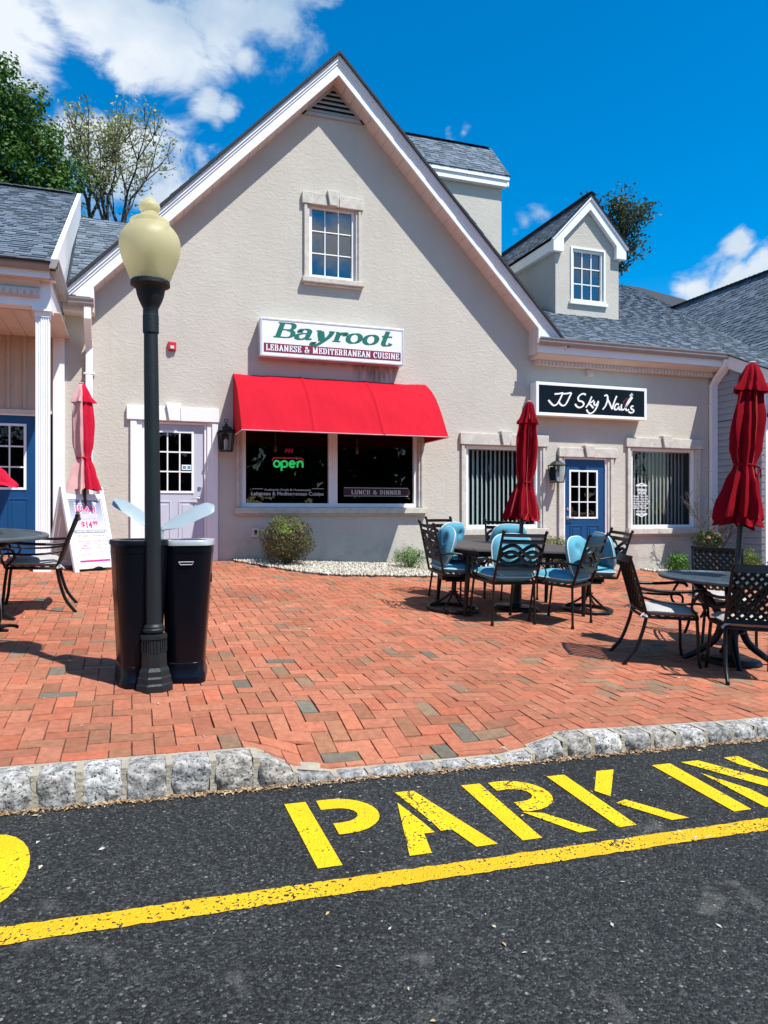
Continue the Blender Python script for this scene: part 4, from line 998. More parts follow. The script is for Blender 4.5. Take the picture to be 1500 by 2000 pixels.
# ------------------------------------------------------------------ the two shop signs
sg = empty('shop_sign', (3.09, 11.5, 4.2), 'white box sign reading Bayroot in green above the red awning', 'sign')
X0, X1, Z0, Z1, YS = 1.895, 4.285, 3.925, 4.52, 11.43
b = MB(); b.box(X0, X1, YS + .012, D - .002, Z0, Z1); fr = MB(); frame_boxes(fr, X0 - .004, X1 + .004, Z0 - .004, Z1 + .004, .035, YS - .004, YS + .02)
build_off(b, 'sign_box', 'signframe', sg, bevel=.004); build_off(fr, 'frame', 'signframe', sg, bevel=.004)
b = MB(); b.box(X0 + .03, X1 - .03, YS + .004, YS + .011, Z0 + .03, Z1 - .03); face = build_off(b, 'sign_face', 'signwhite', sg)
b = MB(); b.box(X0 + .055, X1 - .055, YS + .001, YS + .0038, Z0 + .065, Z0 + .205); build_off(b, 'red_band', 'maroon', sg)
b = MB(); caps(b, 'LEBANESE & MEDITERRANEAN CUISINE', flat((0, YS + .0005, 0)), X0 + .085, X1 - .085, Z0 + .088, .098, off=.001, thick=.21, thin=.075); build_off(b, 'lettering', 'letter', sg, fix=False)
SH = .30
def pl(x, z, o): return Vector((X0 + .20 + (x + z * SH) * .305, YS + .003 - o, Z0 + .300 + z * .245))
XH = .66
G_ = []
G_ += [[(.22, 0), (.22, 1)], [(0, .96), (.6, .96)] + ell(.62, .75, .24, .21, 90, -90, 12) + [(.22, .54)], [(.60, .54)] + ell(.64, .28, .30, .24, 90, -90, 12) + [(0, .04)]]
x = 1.12; G_ += [crv((x + .10, .50), (x + .18, .63), (x + .42, .67), (x + .62, .56), (x + .62, .30), (x + .62, .10), (x + .74, .03), (x + .86, .08)), crv((x + .62, .40), (x + .34, .38), (x + .08, .26), (x + .10, .07), (x + .34, .0), (x + .62, .16)), ell(x + .15, .52, .05, .045, 0, 360, 10)]
x = 2.10; G_ += [crv((x + .02, .62), (x + .16, .60), (x + .26, .36), (x + .40, .02)), crv((x + .84, .62), (x + .74, .30), (x + .48, -.06), (x + .24, -.30), (x + .04, -.31), (x - .02, -.20)), [(x + .0, .64), (x + .26, .64)], [(x + .66, .64), (x + .96, .64)], ell(x + .05, -.20, .05, .045, 0, 360, 10), crv((x + .26, .60), (x + .36, .36), (x + .47, .04))]
x = 3.10; G_ += [[(x + .2, 0), (x + .2, .65)], [(x, .04), (x + .44, .04)], [(x + .02, .63), (x + .2, .63)], crv((x + .2, .40), (x + .36, .60), (x + .52, .64), (x + .62, .56)), ell(x + .58, .53, .055, .05, 0, 360, 10)]
for x in (3.84, 4.76): G_ += [ell(x + .38, .33, .33, .31, 0, 360, 26)]
x = 5.68; G_ += [crv((x + .24, .98), (x + .22, .5), (x + .22, .16), (x + .36, .02), (x + .56, .06), (x + .62, .18)), [(x, .62), (x + .58, .62)]]
b = MB(); pen(b, [[(p[0] * .99, p[1]) for p in q] for q in G_], lambda x, z, o: pl(x * 1.02, z, o), .27, .075, 8); build_off(b, 'lettering', 'green', sg, fix=False)

s2 = empty('shop_sign', (8, 11.5, 3.5), 'black box sign reading JJ Sky Nails in white script over the blue door', 'sign')
X0, X1, Z0, Z1 = 6.80, 9.165, 3.21, 3.80
b = MB(); b.box(X0, X1, YS + .012, D - .002, Z0, Z1); fr = MB(); frame_boxes(fr, X0 - .004, X1 + .004, Z0 - .004, Z1 + .004, .055, YS - .004, YS + .02)
build_off(b, 'sign_box', 'trim', s2, bevel=.004); build_off(fr, 'frame', 'trim', s2, bevel=.004)
b = MB(); b.box(X0 + .05, X1 - .05, YS + .004, YS + .011, Z0 + .05, Z1 - .05); build_off(b, 'sign_face', 'signblack', s2)
# script traced over the sign face: (px, py) of the photo's 3x view mapped to the panel
def sk(px, py):      # panel corners in that view: (745,300)-(1385,485); the panel slopes a little
    u = (px - 745) / 640.; top = 300 + 32 * u; bot = 465 + 20 * u
    return (X0 + .055 + u * (X1 - X0 - .11), Z1 - .055 - (py - top) / (bot - top) * (Z1 - Z0 - .11))
S_ = [[(836, 354), (860, 352), (886, 346)], [(886, 344), (876, 368), (862, 398), (848, 418), (832, 424), (818, 414), (800, 392)], [(884, 352), (910, 350), (936, 344)], [(936, 346), (924, 372), (910, 402), (898, 420), (884, 424), (872, 418), (862, 404)],
      [(1022, 356), (1008, 350), (990, 356), (976, 374), (980, 392), (1000, 398), (1010, 412), (1000, 428), (982, 434), (966, 426), (958, 412)],
      [(1058, 366), (1048, 390), (1036, 414), (1022, 434)], [(1072, 388), (1056, 400), (1044, 408), (1054, 420), (1068, 436)], [(1074, 396), (1072, 412), (1082, 418), (1094, 404)], [(1098, 392), (1092, 420), (1076, 450), (1058, 466), (1040, 466), (1026, 446)],
      [(1134, 362), (1148, 356), (1156, 372), (1150, 400), (1140, 424), (1124, 444)], [(1152, 376), (1166, 402), (1178, 430), (1184, 440)], [(1184, 440), (1190, 414), (1202, 382), (1212, 360)],
      [(1226, 412), (1212, 408), (1200, 424), (1200, 440), (1212, 442), (1226, 424), (1226, 438), (1236, 444)], [(1244, 410), (1240, 430), (1246, 444), (1258, 440)], [(1258, 440), (1278, 414), (1300, 384), (1310, 370), (1298, 372), (1278, 402), (1268, 428), (1274, 446), (1290, 440)],
      [(1318, 420), (1304, 422), (1304, 436), (1318, 444), (1316, 456), (1300, 460), (1286, 452)]]
b = MB(); pen(b, [crv(*[sk(*p) for p in q], n=5) for q in S_], lambda x, z, o: Vector((x, YS + .003 - o, z)), .038, .024, 30); build_off(b, 'lettering', 'letter', s2, fix=False)
b = MB(); a, c = sk(1296, 362), sk(1312, 346); pen(b, [[a, c]], lambda x, z, o: Vector((x, YS + .0035 - o, z)), .052, .052); build_off(b, 'bottle_cap_drawing', 'signframe', s2, fix=False)
b = MB(); pen(b, [[sk(1262, 388), sk(1282, 372)], crv(sk(1258, 406), sk(1254, 396), sk(1264, 386))], lambda x, z, o: Vector((x, YS + .0035 - o, z)), .022, .018); build_off(b, 'polish_drawing', 'maroon', s2, fix=False)

# ------------------------------------------------------------------ lettering on the window panes and the neon sign
pw = flat((0, D + .078, 0))
def decal(name, px0, py, px1, Y=D + .078): return P(px0, py, Y), P(px1, py, Y)
a, c = decal('', 491, 967, 632); b = MB(); text('window_lettering', 'Lebanese & Mediterranean Cuisine', 'letter_dim', pw, a.x, c.x, a.z, .058, wb, bold=.012)
a = P(516, 957, D + .078); c = P(607, 957, D + .078); text('window_lettering', 'Authentic Fresh & Homemade', 'letter_dim', pw, a.x, c.x, a.z - .01, .036, wb, bold=.01)
b = MB()
for (p0, p1, y) in ((492, 514, 954.5), (609, 633, 954.5)): u, v = P(p0, y, D + .076), P(p1, y, D + .076); b.box(u.x, v.x, D + .074, D + .076, u.z - .004, u.z + .004)
for y in (952.5, 968.5): u, v = P(672, y, D + .076), P(797, y, D + .076); b.box(u.x, v.x, D + .074, D + .076, u.z - .004, u.z + .004)
b.build('lettering_rule', 'letter_dim', wb)
b = MB(); u, v = P(671, 968, D + .079), P(798, 953, D + .079); b.box(u.x, v.x, D + .0775, D + .079, u.z, v.z); b.build('maroon_strip', 'maroon_dark', wb)
b = MB(); u, v = P(686, 965.5, D + .074), P(783, 965.5, D + .074); caps(b, 'LUNCH & DINNER', pw, u.x, v.x, u.z, .072, off=.003, gap=.14); b.build('window_lettering', 'letter_dim', wb, fix=False)
neon = empty('neon_sign', (2.4, D + .2, 2.2), 'green neon open sign glowing behind the left pane of the awning window', 'sign')
u, v = P(534, 912, D + .16), P(592, 912, D + .16); kx = (v.x - u.x) / 4.0
def nb(x, z, y=0): return Vector((u.x + x * kx, D + .16 + y, u.z + z * kx))
b = MB()
for st in ([(e[0], e[1]) for e in ell(.45, .42, .38, .40, 0, 360)], [(1.08, -.5), (1.08, .8)], ell(1.47, .42, .38, .40, 0, 360), [(2.14, .42), (2.88, .46)] + ell(2.52, .42, .37, .40, 5, 320, 16), [(3.24, .0), (3.24, .8)], [(3.24, .5)] + ell(3.60, .46, .34, .36, 160, 0, 12) + [(3.94, .0)]):
    b.tube([nb(*p) for p in st], .016, 8)
build_off(b, 'green_tube', 'neon_green', neon, smooth=True)
b = MB(); b.tube([nb(*p) for p in crv((-.15, .8), (0, 1.15), (.4, 1.22), (3.4, 1.22), (3.9, 1.15), (4.05, .75))], .012, 8); build_off(b, 'red_tube', 'neon_red', neon, smooth=True)
b = MB()
for i in range(5): b.tube([nb(1.6 + .22 * i, 1.9 + (.3 if i % 2 else 0)), nb(1.75 + .2 * i, 2.5 - (.2 if i % 2 else 0))], .010, 6)
build_off(b, 'red_tube', 'neon_red', neon, smooth=True)
# opening hours on the right window
hy = D + .079
lines = [('OPENING', 1244, 1263, 957, .05), ('HOURS', 1246, 1262, 963, .045), ('Monday 9:30 to 7:00', 1237, 1265, 969, .028), ('Tuesday 9:30 to 7:00', 1237, 1265, 974, .028), ('Wednesday 9:30 to 7:00', 1237, 1268, 979, .028), ('Thursday 9:30 to 7:00', 1237, 1266, 983.5, .028), ('Friday 9:30 to 7:00', 1237, 1262, 988, .028), ('Saturday 9:30 to 6:00', 1237, 1266, 992, .028), ('WE WELCOME', 1242, 1260, 999, .032)]
for s, x0, x1, y, h in lines:
    u, v = P(x0, y, hy), P(x1, y, hy); text('opening_hours', s, 'letter', pw, u.x, v.x, u.z - h * .5, h, wr, bold=.03)
b = MB()
for y, sg_ in ((948.5, 1), (1004, -1)):
    u, v = P(1242, y, hy), P(1264, y, hy); m_ = (u.x + v.x) / 2
    pen(b, [crv((u.x, u.z), (lerp(u.x, m_, .5), u.z + .022 * sg_), (m_, u.z + .045 * sg_), (lerp(v.x, m_, .5), u.z + .022 * sg_), (v.x, u.z)), [(u.x, u.z), (v.x, u.z)]], lambda x, z, o: Vector((x, hy - .003 - o, z)), .02, .02)
b.build('opening_hours', 'letter', wr, fix=False)
u = P(366, 913, D + .04); b = MB(); b.box(u.x - .085, u.x + .06, D + .028, D + .0295, u.z - .04, u.z + .04); b.build('sticker', 'signwhite', d1); 
b = MB(); b.box(u.x - .07, u.x - .02, D + .026, D + .0275, u.z - .022, u.z + .022); b.box(u.x, u.x + .045, D + .026, D + .0275, u.z - .022, u.z + .022); b.build('sticker', 'cush', d1)

# ------------------------------------------------------------------ awning
aw = empty('awning', (3.1, 11.2, 1.8), 'bright red rounded fabric awning over the two pane restaurant window', 'awning')
AX0, AX1 = 1.50, 4.755
prof = smooth_pts([(0, 0, 3.655), (0, .12, 3.60), (0, .30, 3.49), (0, .47, 3.36), (0, .66, 3.14), (0, .82, 2.92), (0, .93, 2.76), (0, 1.0, 2.665)], 7)
b = MB(); nu = 217; vs = []
for p in prof:
    for i in range(nu):
        t = i / (nu - 1); x = lerp(AX0, AX1, t); k = p.y
        bay = abs(math.sin(math.pi * t * 3)); sag = -.032 * bay * math.exp(-((k - .42) / .16) ** 2) + -.0 + .018 * (1 - bay) * math.exp(-((k - .30) / .09) ** 2)
        rib = sum(math.exp(-((x - lerp(AX0, AX1, q)) / .022) ** 2) for q in (1 / 3, 2 / 3)) * .012
        wr_ = rib + .013 * noise.noise(Vector((x * 2.6, k * 3.2, 3.3))) + .004 * noise.noise(Vector((x * 11, k * 9, 1)))
        vs.append((x, D - k + sag * .6 - wr_, p.z + sag + wr_))
n = len(prof); b.add(vs, [(j * nu + i, j * nu + i + 1, (j + 1) * nu + i + 1, (j + 1) * nu + i) for j in range(n - 1) for i in range(nu - 1)])
build_off(b, 'canvas', 'awning', aw, smooth=True, fix=False)
for x in (AX0 + .002, AX1 - .002):
    b = MB(); ps = [Vector((x, D - p.y, p.z)) for p in prof] + [Vector((x, D, 2.665))]; tri = tessellate_polygon([ps]); b.add(ps, [tuple(t) for t in tri]); build_off(b, 'side_panel', 'awning', aw, fix=False)
b = MB(); b.tube([(AX0, D - 1.0, 2.665), (AX1, D - 1.0, 2.665)], .010, 6); b.tube([(AX0, D, 2.665), (AX0, D - 1, 2.665)], .010, 6); b.tube([(AX1, D, 2.665), (AX1, D - 1, 2.665)], .010, 6)
build_off(b, 'frame_tube', 'umb_faded', aw)

# ------------------------------------------------------------------ wall fittings
def lantern(x, zc, label, h=.40):
    t = empty('wall_lantern', (x, D, zc), label, 'lantern', 'black wall lanterns beside the shop doors')
    b = MB(); w, w2 = .085, .115; y = -.16
    b.box(-.055, .055, -.02, 0, -.17, .08)
    for sx in (-1, 1):
        for sy in (-1, 1): b.bar((sx * w, y + sy * w, -.20), (sx * w2, y + sy * w2, .09), .014, .014)
    b.box(-w - .008, w + .008, y - w - .008, y + w + .008, -.215, -.198); b.box(-w2 - .012, w2 + .012, y - w2 - .012, y + w2 + .012, .09, .105)
    b.lathe([(.155, .105), (.09, .16), (.035, .185), (.03, .205), (.012, .215), (.012, .24)], 4, (0, y, 0), rot=R(45))
    b.tube([(0, y, .24 + .0)] + [(.028 * math.sin(a / 8 * 2 * math.pi), y, .262 - .028 * math.cos(a / 8 * 2 * math.pi)) for a in range(9)], .006, 6)
    b.bar((0, -.01, .06), (0, y, .14), .016, .016)
    b.build('frame', 'iron', t)
    b = MB()
    b.add([(-w + .005, y - w + .003, -.198), (w - .005, y - w + .003, -.198), (w2 - .005, y - w2 + .003, .09), (-w2 + .005, y - w2 + .003, .09)], [(0, 1, 2, 3)])
    b.add([(w - .002, y - w, -.198), (w - .002, y + w, -.198), (w2 - .002, y + w2, .09), (w2 - .002, y - w2, .09)], [(0, 1, 2, 3)]); b.build('glazing', 'glass', t, fix=False)
    b = MB(); b.lathe([(.032, -.19), (.032, -.03), (.01, -.025), (.008, .0)], 12, (0, y, 0)); b.build('candle_tube', 'candle', t, smooth='auto')
u = P(441, 858, D - .12); lantern(u.x, u.z + .02, 'black square wall lantern tucked beside the left end of the red awning')
u = P(1086, 922, D - .12); lantern(u.x, u.z + .02, 'black square wall lantern on the cream wall left of the blue door')
u = P(336, 676, D - .03); t = empty('fire_alarm', (u.x, D, u.z), 'small red fire alarm strobe high on the wall over the white door', 'alarm')
b = MB(); b.box(-.062, .062, -.05, 0, -.07, .07); b.build('housing', 'alarm', t, bevel=.014)
b = MB(); b.box(-.028, .028, -.068, -.05, -.05, .0); b.build('strobe_lens', 'candle', t, bevel=.008)
u = P(499, 1040, D - .02); t = empty('outlet_box', (u.x, D, u.z), 'small white outlet box low on the wall left of the round bush', 'outlet')
b = MB(); b.box(-.06, .06, -.035, 0, -.075, .075); b.build('cover', 'trim_cream', t, bevel=.006); b = MB(); b.box(-.022, .022, -.038, -.035, -.04, .04); b.build('flap', 'iron', t)

# ------------------------------------------------------------------ street lamp
LX, LY = .128, 4.60
lamp = empty('street_lamp', (LX, LY, zp0(LX, LY)), 'black post lamp with a cream acorn globe in front of the two bins', 'street lamp')
lamp.rotation_euler = (0, R(-.55), 0)
b = MB()
b.lathe([(.112, -.03), (.112, .035), (.103, .045), (.103, .075), (.094, .085), (.092, .115), (.078, .135), (.074, .30), (.082, .305), (.082, .325), (.06, .33)], 8, rot=R(22.5))
for k in range(8):
    a = R(45 * k); m_ = Matrix.Rotation(a, 4, 'Z')
    for q in (-.018, 0, .018): b.box(.0685, .0745, q - .003, q + .003, .225, .295, m=m_)
b.build('base', 'lamp_black', lamp)
b = MB(); b.lathe([(.052, .325), (.052, .335), (.064, .345), (.066, .358), (.058, .366), (.060, .375), (.052, .385), (.047, .39)], 24); b.build('collar', 'lamp_black', lamp, smooth='auto')
b = MB(); b.lathe([(.0465, .385), (.046, 1.0), (.042, 1.9), (.0395, 2.235)], 28); b.build('post', 'lamp_black', lamp, smooth='auto')
b = MB(); b.lathe([(.0465, 2.13), (.0465, 2.235), (.0445, 2.237), (.0445, 2.275), (.054, 2.295), (.068, 2.325), (.078, 2.355), (.085, 2.392), (.095, 2.402), (.114, 2.412), (.114, 2.436), (.106, 2.446), (.09, 2.448), (.03, 2.448)], 28)
for k in range(4):
    a = R(45 + 90 * k); b.ball((.108 * math.cos(a), (.114 if 1 else 0) * math.sin(a), 2.424), .011, 8, 5)
b.build('globe_holder', 'lamp_black', lamp, smooth='auto')
gp = smooth_pts([(.110, 0, 2.435), (.135, 0, 2.50), (.163, 0, 2.573), (.177, 0, 2.641), (.170, 0, 2.700), (.145, 0, 2.742), (.122, 0, 2.768)], 4)
b = MB(); b.lathe([(p.x, p.z) for p in gp] + [(.113, 2.772), (.114, 2.796), (.104, 2.804), (.074, 2.818), (.054, 2.836), (.047, 2.850), (.050, 2.858), (.058, 2.866), (.062, 2.884), (.058, 2.898), (.050, 2.908), (.040, 2.918), (.028, 2.932), (.012, 2.942), (.001, 2.943)], 40, fl=lambda a, z: 1 + .0035 * math.sin(a * 36) * (1 if z < 2.76 else 0))
b.build('globe', 'globe', lamp, smooth='auto', fix=True)
b = MB(); b.lathe([(.060, 2.44), (.060, 2.485), (.03, 2.49), (.03, 2.54), (.038, 2.60), (.001, 2.64)], 16); b.build('lamp_socket', 'iron', lamp, smooth='auto')

# ------------------------------------------------------------------ litter bins
def rrect(hx, hy, r, n=6):
    pts = []
    for (cx, cy, a0) in ((hx - r, hy - r, 0), (-hx + r, hy - r, 90), (-hx + r, -hy + r, 180), (hx - r, -hy + r, 270)):
        for i in range(n + 1): a = R(a0 + 90 * i / n); pts.append((cx + r * math.cos(a), cy + r * math.sin(a)))
    return pts
def loft(b, secs):      # secs: list of (outline, z)
    n = len(secs[0][0]); vs = [(x, y, z) for o, z in secs for x, y in o]
    fs = [(j * n + i, j * n + (i + 1) % n, (j + 1) * n + (i + 1) % n, (j + 1) * n + i) for j in range(len(secs) - 1) for i in range(n)]
    b.add(vs, fs)
def bin_(X, Y, rz, label, grp, skew, hy=.21, slot=True):
    t = empty('litter_bin', (X, Y, zp0(X, Y)), label, 'litter bin', grp); t.rotation_euler = (0, 0, rz)
    def sec(k, dx): return [(x + dx, y) for x, y in rrect(.112 + .043 * k, hy * (.80 + .20 * k), .07 + .03 * k)]
    b = MB(); loft(b, [(sec(z / .85, skew * (1 - z / .85)), z) for z in frange(.10, .86, .06)]); b.add([(x, y, .80) for x, y in sec(1, 0)], [tuple(range(28))]); b.build('bin_body', 'bin', t, smooth='auto')
    b = MB(); o = [(x * 1.10 + skew, y * 1.08) for x, y in rrect(.118, hy * .84, .07)]; o2 = [(x * 1.02 + skew, y * 1.02) for x, y in rrect(.118, hy * .82, .07)]
    loft(b, [(o, -.04), (o, .02), ([(x * .985, y * .985) for x, y in o], .035), (o2, .06), (o2, .115), ([(x * .95, y * .95) for x, y in o2], .125)]); b.build('plinth', 'bin', t, smooth='auto')
    b = MB(); A, Bq, Cq = rrect(.160, hy + .005, .10), rrect(.130, hy - .03, .08), rrect(.105, hy - .055, .07)
    loft(b, [(A, .845), (A, .868), ([(x * .985, y * .985) for x, y in A], .876), (Bq, .878), (Cq, .872), (Cq, .80)]); b.build('rim', 'binrim' if slot else 'bin', t, smooth='auto')
    b = MB(); b.add([(x, y, .805) for x, y in Cq], [tuple(range(28))]); b.build('inner_cavity', 'black', t)
    if slot:
        b = MB(); y = -hy - .004; b.tube([(-.045, y, .745), (-.035, y, .728), (.035, y, .728), (.045, y, .745), (-.045, y, .745)], .0025, 6); b.build('handle_slot', 'binrim', t)
        b = MB(); b.box(-.042, .042, y + .002, y + .006, .729, .745); b.build('slot_recess', 'black', t)
        b = MB(); b.box(.120, .146, -.03, .03, .60, .66); b.build('latch', 'bin', t, bevel=.004)
    return t
bin_(.345, 4.86, R(-8), 'black oblong litter bin with pale rim and handle slot right of the lamp post', 'pair of black bins behind the lamp', -.018)
bin_(.040, 4.80, R(8), 'black oblong litter bin with dark rim left of the lamp post', 'pair of black bins behind the lamp', .0, slot=False)
wp = empty('winged_bin_post', (.175, 4.90, zp0(.17, 4.9)), 'slim grey post spreading into two pale wings between the bins', 'bin post')
b = MB(); b.tube([(-.012, -.04, 0), (-.008, -.04, .35), (.0, -.04, .80), (.002, -.04, .95)], [.009, .010, .013, .015], 10); b.lathe([(.05, 0), (.05, .012), (.012, .02)], 14, (-.012, -.04, 0)); b.build('post', 'wing', wp, smooth='auto')
for s, (tx, ty, tz), w0 in ((1, (.335, .0, 1.085), .066), (-1, (-.285, .10, 1.12), .060)):
    b = MB(); a = Vector((0, -.04, .935)); c = Vector((tx, ty, tz)); d = (c - a); L = d.length; d.normalize(); sd_ = Vector((0, 1, 0)) - d * d.y; sd_.normalize(); up_ = d.cross(sd_) * (1 if d.cross(sd_).z > 0 else -1); q_ = Matrix.Rotation(R(38) * s, 3, d) if s > 0 else Matrix.Rotation(R(38), 3, -d) @ Matrix.Identity(3); sd_ = q_ @ sd_; up_ = q_ @ up_
    n = 14; vs = []
    for i in range(n + 1):
        t_ = i / n; w = lerp(.018, w0, sstep(t_, 0, .35)) * math.sqrt(max(.02, 1 - max(0, (t_ - .86) / .14) ** 2))
        p = a + d * L * t_ + up_ * (-.006 * math.sin(math.pi * min(1, t_ * 1.6)) * (t_ < .62))
        vs += [p + sd_ * w + up_ * .004, p + sd_ * w * .6 + up_ * .012, p - sd_ * w * .6 + up_ * .012, p - sd_ * w + up_ * .004, p - sd_ * w * .8 - up_ * .006, p + sd_ * w * .8 - up_ * .006]
    b.add(vs, [(i * 6 + k, i * 6 + (k + 1) % 6, (i + 1) * 6 + (k + 1) % 6, (i + 1) * 6 + k) for i in range(n) for k in range(6)] + [tuple(range(6)), tuple(n * 6 + k for k in range(6))[::-1]])
    b.build('wing', 'wing', wp, smooth='auto')

# ------------------------------------------------------------------ folded parasols
def parasol(name, loc, H, tilt, label, rs, mats, tie=.62, valance=True, folds=9, seed=1, r_top=.08, grp=None, zbot=.52, base=None):
    t = empty(name, loc, label, 'parasol', grp); t.rotation_euler = tilt; rnd = random.Random(seed)
    b = MB(); b.tube([(0, 0, 0), (0, 0, H - .02)], .024, 12); b.build('pole', 'pole', t, smooth='auto')
    ph = [rnd.uniform(-.25, .25) for _ in range(folds)]; am = [rnd.uniform(.7, 1.25) for _ in range(folds)]
    def fold(a, z, r, amp):
        k = (a / (2 * math.pi) * folds) % folds; i = int(k) % folds; f = k - int(k) + ph[i] * math.sin(math.pi * (k - int(k)))
        return r * (1 + amp * am[i] * (1 - abs(2 * f - 1) * 1.0) - amp * .5 + .25 * amp * math.sin(a * 3 + z * 4 + seed))
    def skin(rows, cols=None, nn=None):
        nn = nn or folds * 10; b = MB(); vs = []
        for (z, r, amp, tw) in rows:
            for k in range(nn):
                a = 2 * math.pi * k / nn; q = fold(a + tw, z, r, amp); vs.append((q * math.cos(a), q * math.sin(a), z - (.06 * (q / r - 1)) * (z < H * zbot)))
        fs = [(j * nn + i, j * nn + (i + 1) % nn, (j + 1) * nn + (i + 1) % nn, (j + 1) * nn + i) for j in range(len(rows) - 1) for i in range(nn)]
        b.add(vs, fs); return b
    rz = rs   # (z, r, amp)
    rows = []
    for (z0, r0, a0), (z1, r1, a1) in zip(rz, rz[1:]):
        n = max(2, int(abs(z1 - z0) / .05))
        for i in range(n): k = i / n; kk = k * k * (3 - 2 * k); rows.append((lerp(z0, z1, k), lerp(r0, r1, kk), lerp(a0, a1, k), .15 * math.sin(2 * lerp(z0, z1, k) + seed)))
    rows.append((*rz[-1], .1))
    b = skin(rows); can = b.build('canopy', mats[0], t, smooth='auto', fix=True)
    if valance:
        z = H; b = skin([(z - .005, .035, .0, 0), (z - .02, .050, .05, 0), (z - .10, r_top * .82, .25, 0), (z - .17, r_top, .40, 0), (z - .235, r_top * 1.28, .55, .1), (z - .25, r_top * 1.30, .55, .1)], nn=folds * 10)
        b.build('vent_cap', mats[0], t, smooth='auto')
        b = MB(); b.lathe([(.030, H - .002), (.034, H + .008), (.02, H + .018), (.001, H + .02)], 12); b.build('finial', 'umb_faded', t, smooth='auto')
    if mats[1]:       # piping down the folds
        for k in range(folds):
            if k % 2: continue
            b = MB(); a = 2 * math.pi * (k + .5 + ph[k] * .3) / folds
            pts = []
            for (z, r, amp, tw) in rows[::2]:
                q = fold(a, z, r, amp) + .003; pts.append((q * math.cos(a - tw), q * math.sin(a - tw), z - (.06 * (q / r - 1)) * (z < H * zbot)))
            b.tube(pts, .0035, 5); b.build('seam', mats[1], can)
    zt = rz[0][0]
    b = MB(); tz = tie; tr = next(r for z, r, a_ in rz if abs(z - tie) < .02)
    b.lathe([(tr * 1.10, tz - .012), (tr * 1.14, tz), (tr * 1.10, tz + .012)], 24, (0, 0, 0)); b.tube([(tr * .3, -tr * 1.08, tz), (tr * .55, -tr * 1.5, tz - .02), (tr * .4, -tr * 1.45, tz - .09)], .006, 6); b.tube([(tr * .3, -tr * 1.08, tz), (tr * .9, -tr * 1.25, tz - .03), (tr * 1.1, -tr * 1.2, tz - .10)], .006, 6)
    b.build('tie', mats[0], t)
    if base:
        b = MB(); b.lathe([(.25, 0), (.25, .02), (.23, .045), (.06, .06), (.045, .30), (.03, .30)], 28); b.build('base', 'iron', t, smooth='auto')
    return t
TC = (4.14, 7.40); zc = zp0(*TC)
parasol('parasol', (TC[0], TC[1], zc), 2.37, (0, R(4.2), 0), 'dark red folded parasol rising from the table with blue cushions', [(2.30, .045, .3), (2.12, .085, .5), (1.88, .100, .55), (1.60, .092, .5), (1.45, .070, .3), (1.30, .110, .5), (1.10, .148, .6), (1.02, .160, .6)], ('umb', 'umb_trim'), tie=1.45, seed=3, grp='folded red parasols', base=True)
RC = (4.80, 4.92); zr = zp0(*RC)
parasol('parasol', (RC[0], RC[1], zr), 2.56, (0, R(5.5), 0), 'dark red folded parasol standing in the round table at the right', [(2.47, .05, .3), (2.30, .090, .5), (2.05, .118, .5), (1.82, .112, .5), (1.68, .080, .3), (1.52, .125, .5), (1.30, .168, .6), (1.16, .180, .6)], ('umb', 'umb_trim'), tie=1.68, seed=8, grp='folded red parasols', r_top=.10, base=True)
u = G(168, 1108); PX, PY = -.56, 10.34
o = parasol('parasol', (PX, PY, zp0(PX, PY)), 2.42, (0, R(-1.5), 0), 'sun faded pink and red folded parasol behind the lunch board', [(2.38, .05, .3), (2.20, .100, .4), (1.95, .118, .4), (1.65, .112, .4), (1.45, .085, .3), (1.28, .13, .5), (1.10, .168, .6), (1.03, .185, .6)], ('umb_bright', None), tie=1.45, valance=True, seed=5, grp='folded red parasols', r_top=.10, base=True)
# the panels that have faded: faces on its left side use the paler cloth
for c in kids(o):
    if c.name.split('.')[0] in ('canopy', 'vent_cap'):
        c.data.materials.append(M['umb_faded'])
        for p in c.data.polygons:
            if p.center.x < .012: p.material_index = 1
LC = (-1.30, 6.95); zl = zp0(*LC)
parasol('parasol', (LC[0] + .0, LC[1], zl), 2.4, (0, R(2.2), 0), 'bright red folded parasol mostly outside the left edge of the picture', [(2.3, .045, .3), (2.1, .10, .5), (1.8, .11, .55), (1.5, .09, .5), (1.36, .08, .3), (1.25, .20, .5), (1.18, .27, .5), (1.13, .30, .5)], ('umb_bright', None), tie=1.36, seed=4, grp='folded red parasols', base=True)

# ------------------------------------------------------------------ A-frame board
p0 = Vector((-.665, 9.93, 0)); p1 = Vector((-.185, 10.32, 0)); ux = (p1 - p0).normalized(); Wd = .63
bk = Vector((-ux.y, ux.x, 0)); zg = zp0(-.45, 10.1) - .005
af = empty('sandwich_board', (-.665, 9.93, zg), 'white folding pavement board with grey and pink lunch poster', 'board sign')
lean = .30; Hh = 1.08
def fp(a, z, o=0, side=0):      # on the front leaf
    n = (Vector((0, 0, 1)) * lean - bk * -Hh).normalized()
    base = Vector((0, 0, 0)) + ux * a + bk * (lean * z / Hh) + Vector((0, 0, z))
    return base + (-bk * Hh + Vector((0, 0, lean))).normalized() * o
def slab(b, a0, a1, z0, z1, o0, o1, f=fp):
    vs = [f(a, z, o) for a in (a0, a1) for o in (o0, o1) for z in (z0, z1)]; b.add(vs, [(0, 1, 3, 2), (4, 6, 7, 5), (0, 4, 5, 1), (2, 3, 7, 6), (0, 2, 6, 4), (1, 5, 7, 3)])
b = MB(); slab(b, 0, .06, 0, 1.10, -.045, 0); slab(b, Wd - .06, Wd, 0, 1.10, -.045, 0); slab(b, .06, Wd - .06, .04, .10, -.04, 0); slab(b, .06, Wd - .06, .93, 1.0, -.04, 0); slab(b, .22, .27, 1.0, 1.09, -.04, -.005); slab(b, .36, .41, 1.0, 1.09, -.04, -.005); slab(b, .22, .41, 1.06, 1.10, -.04, -.005)
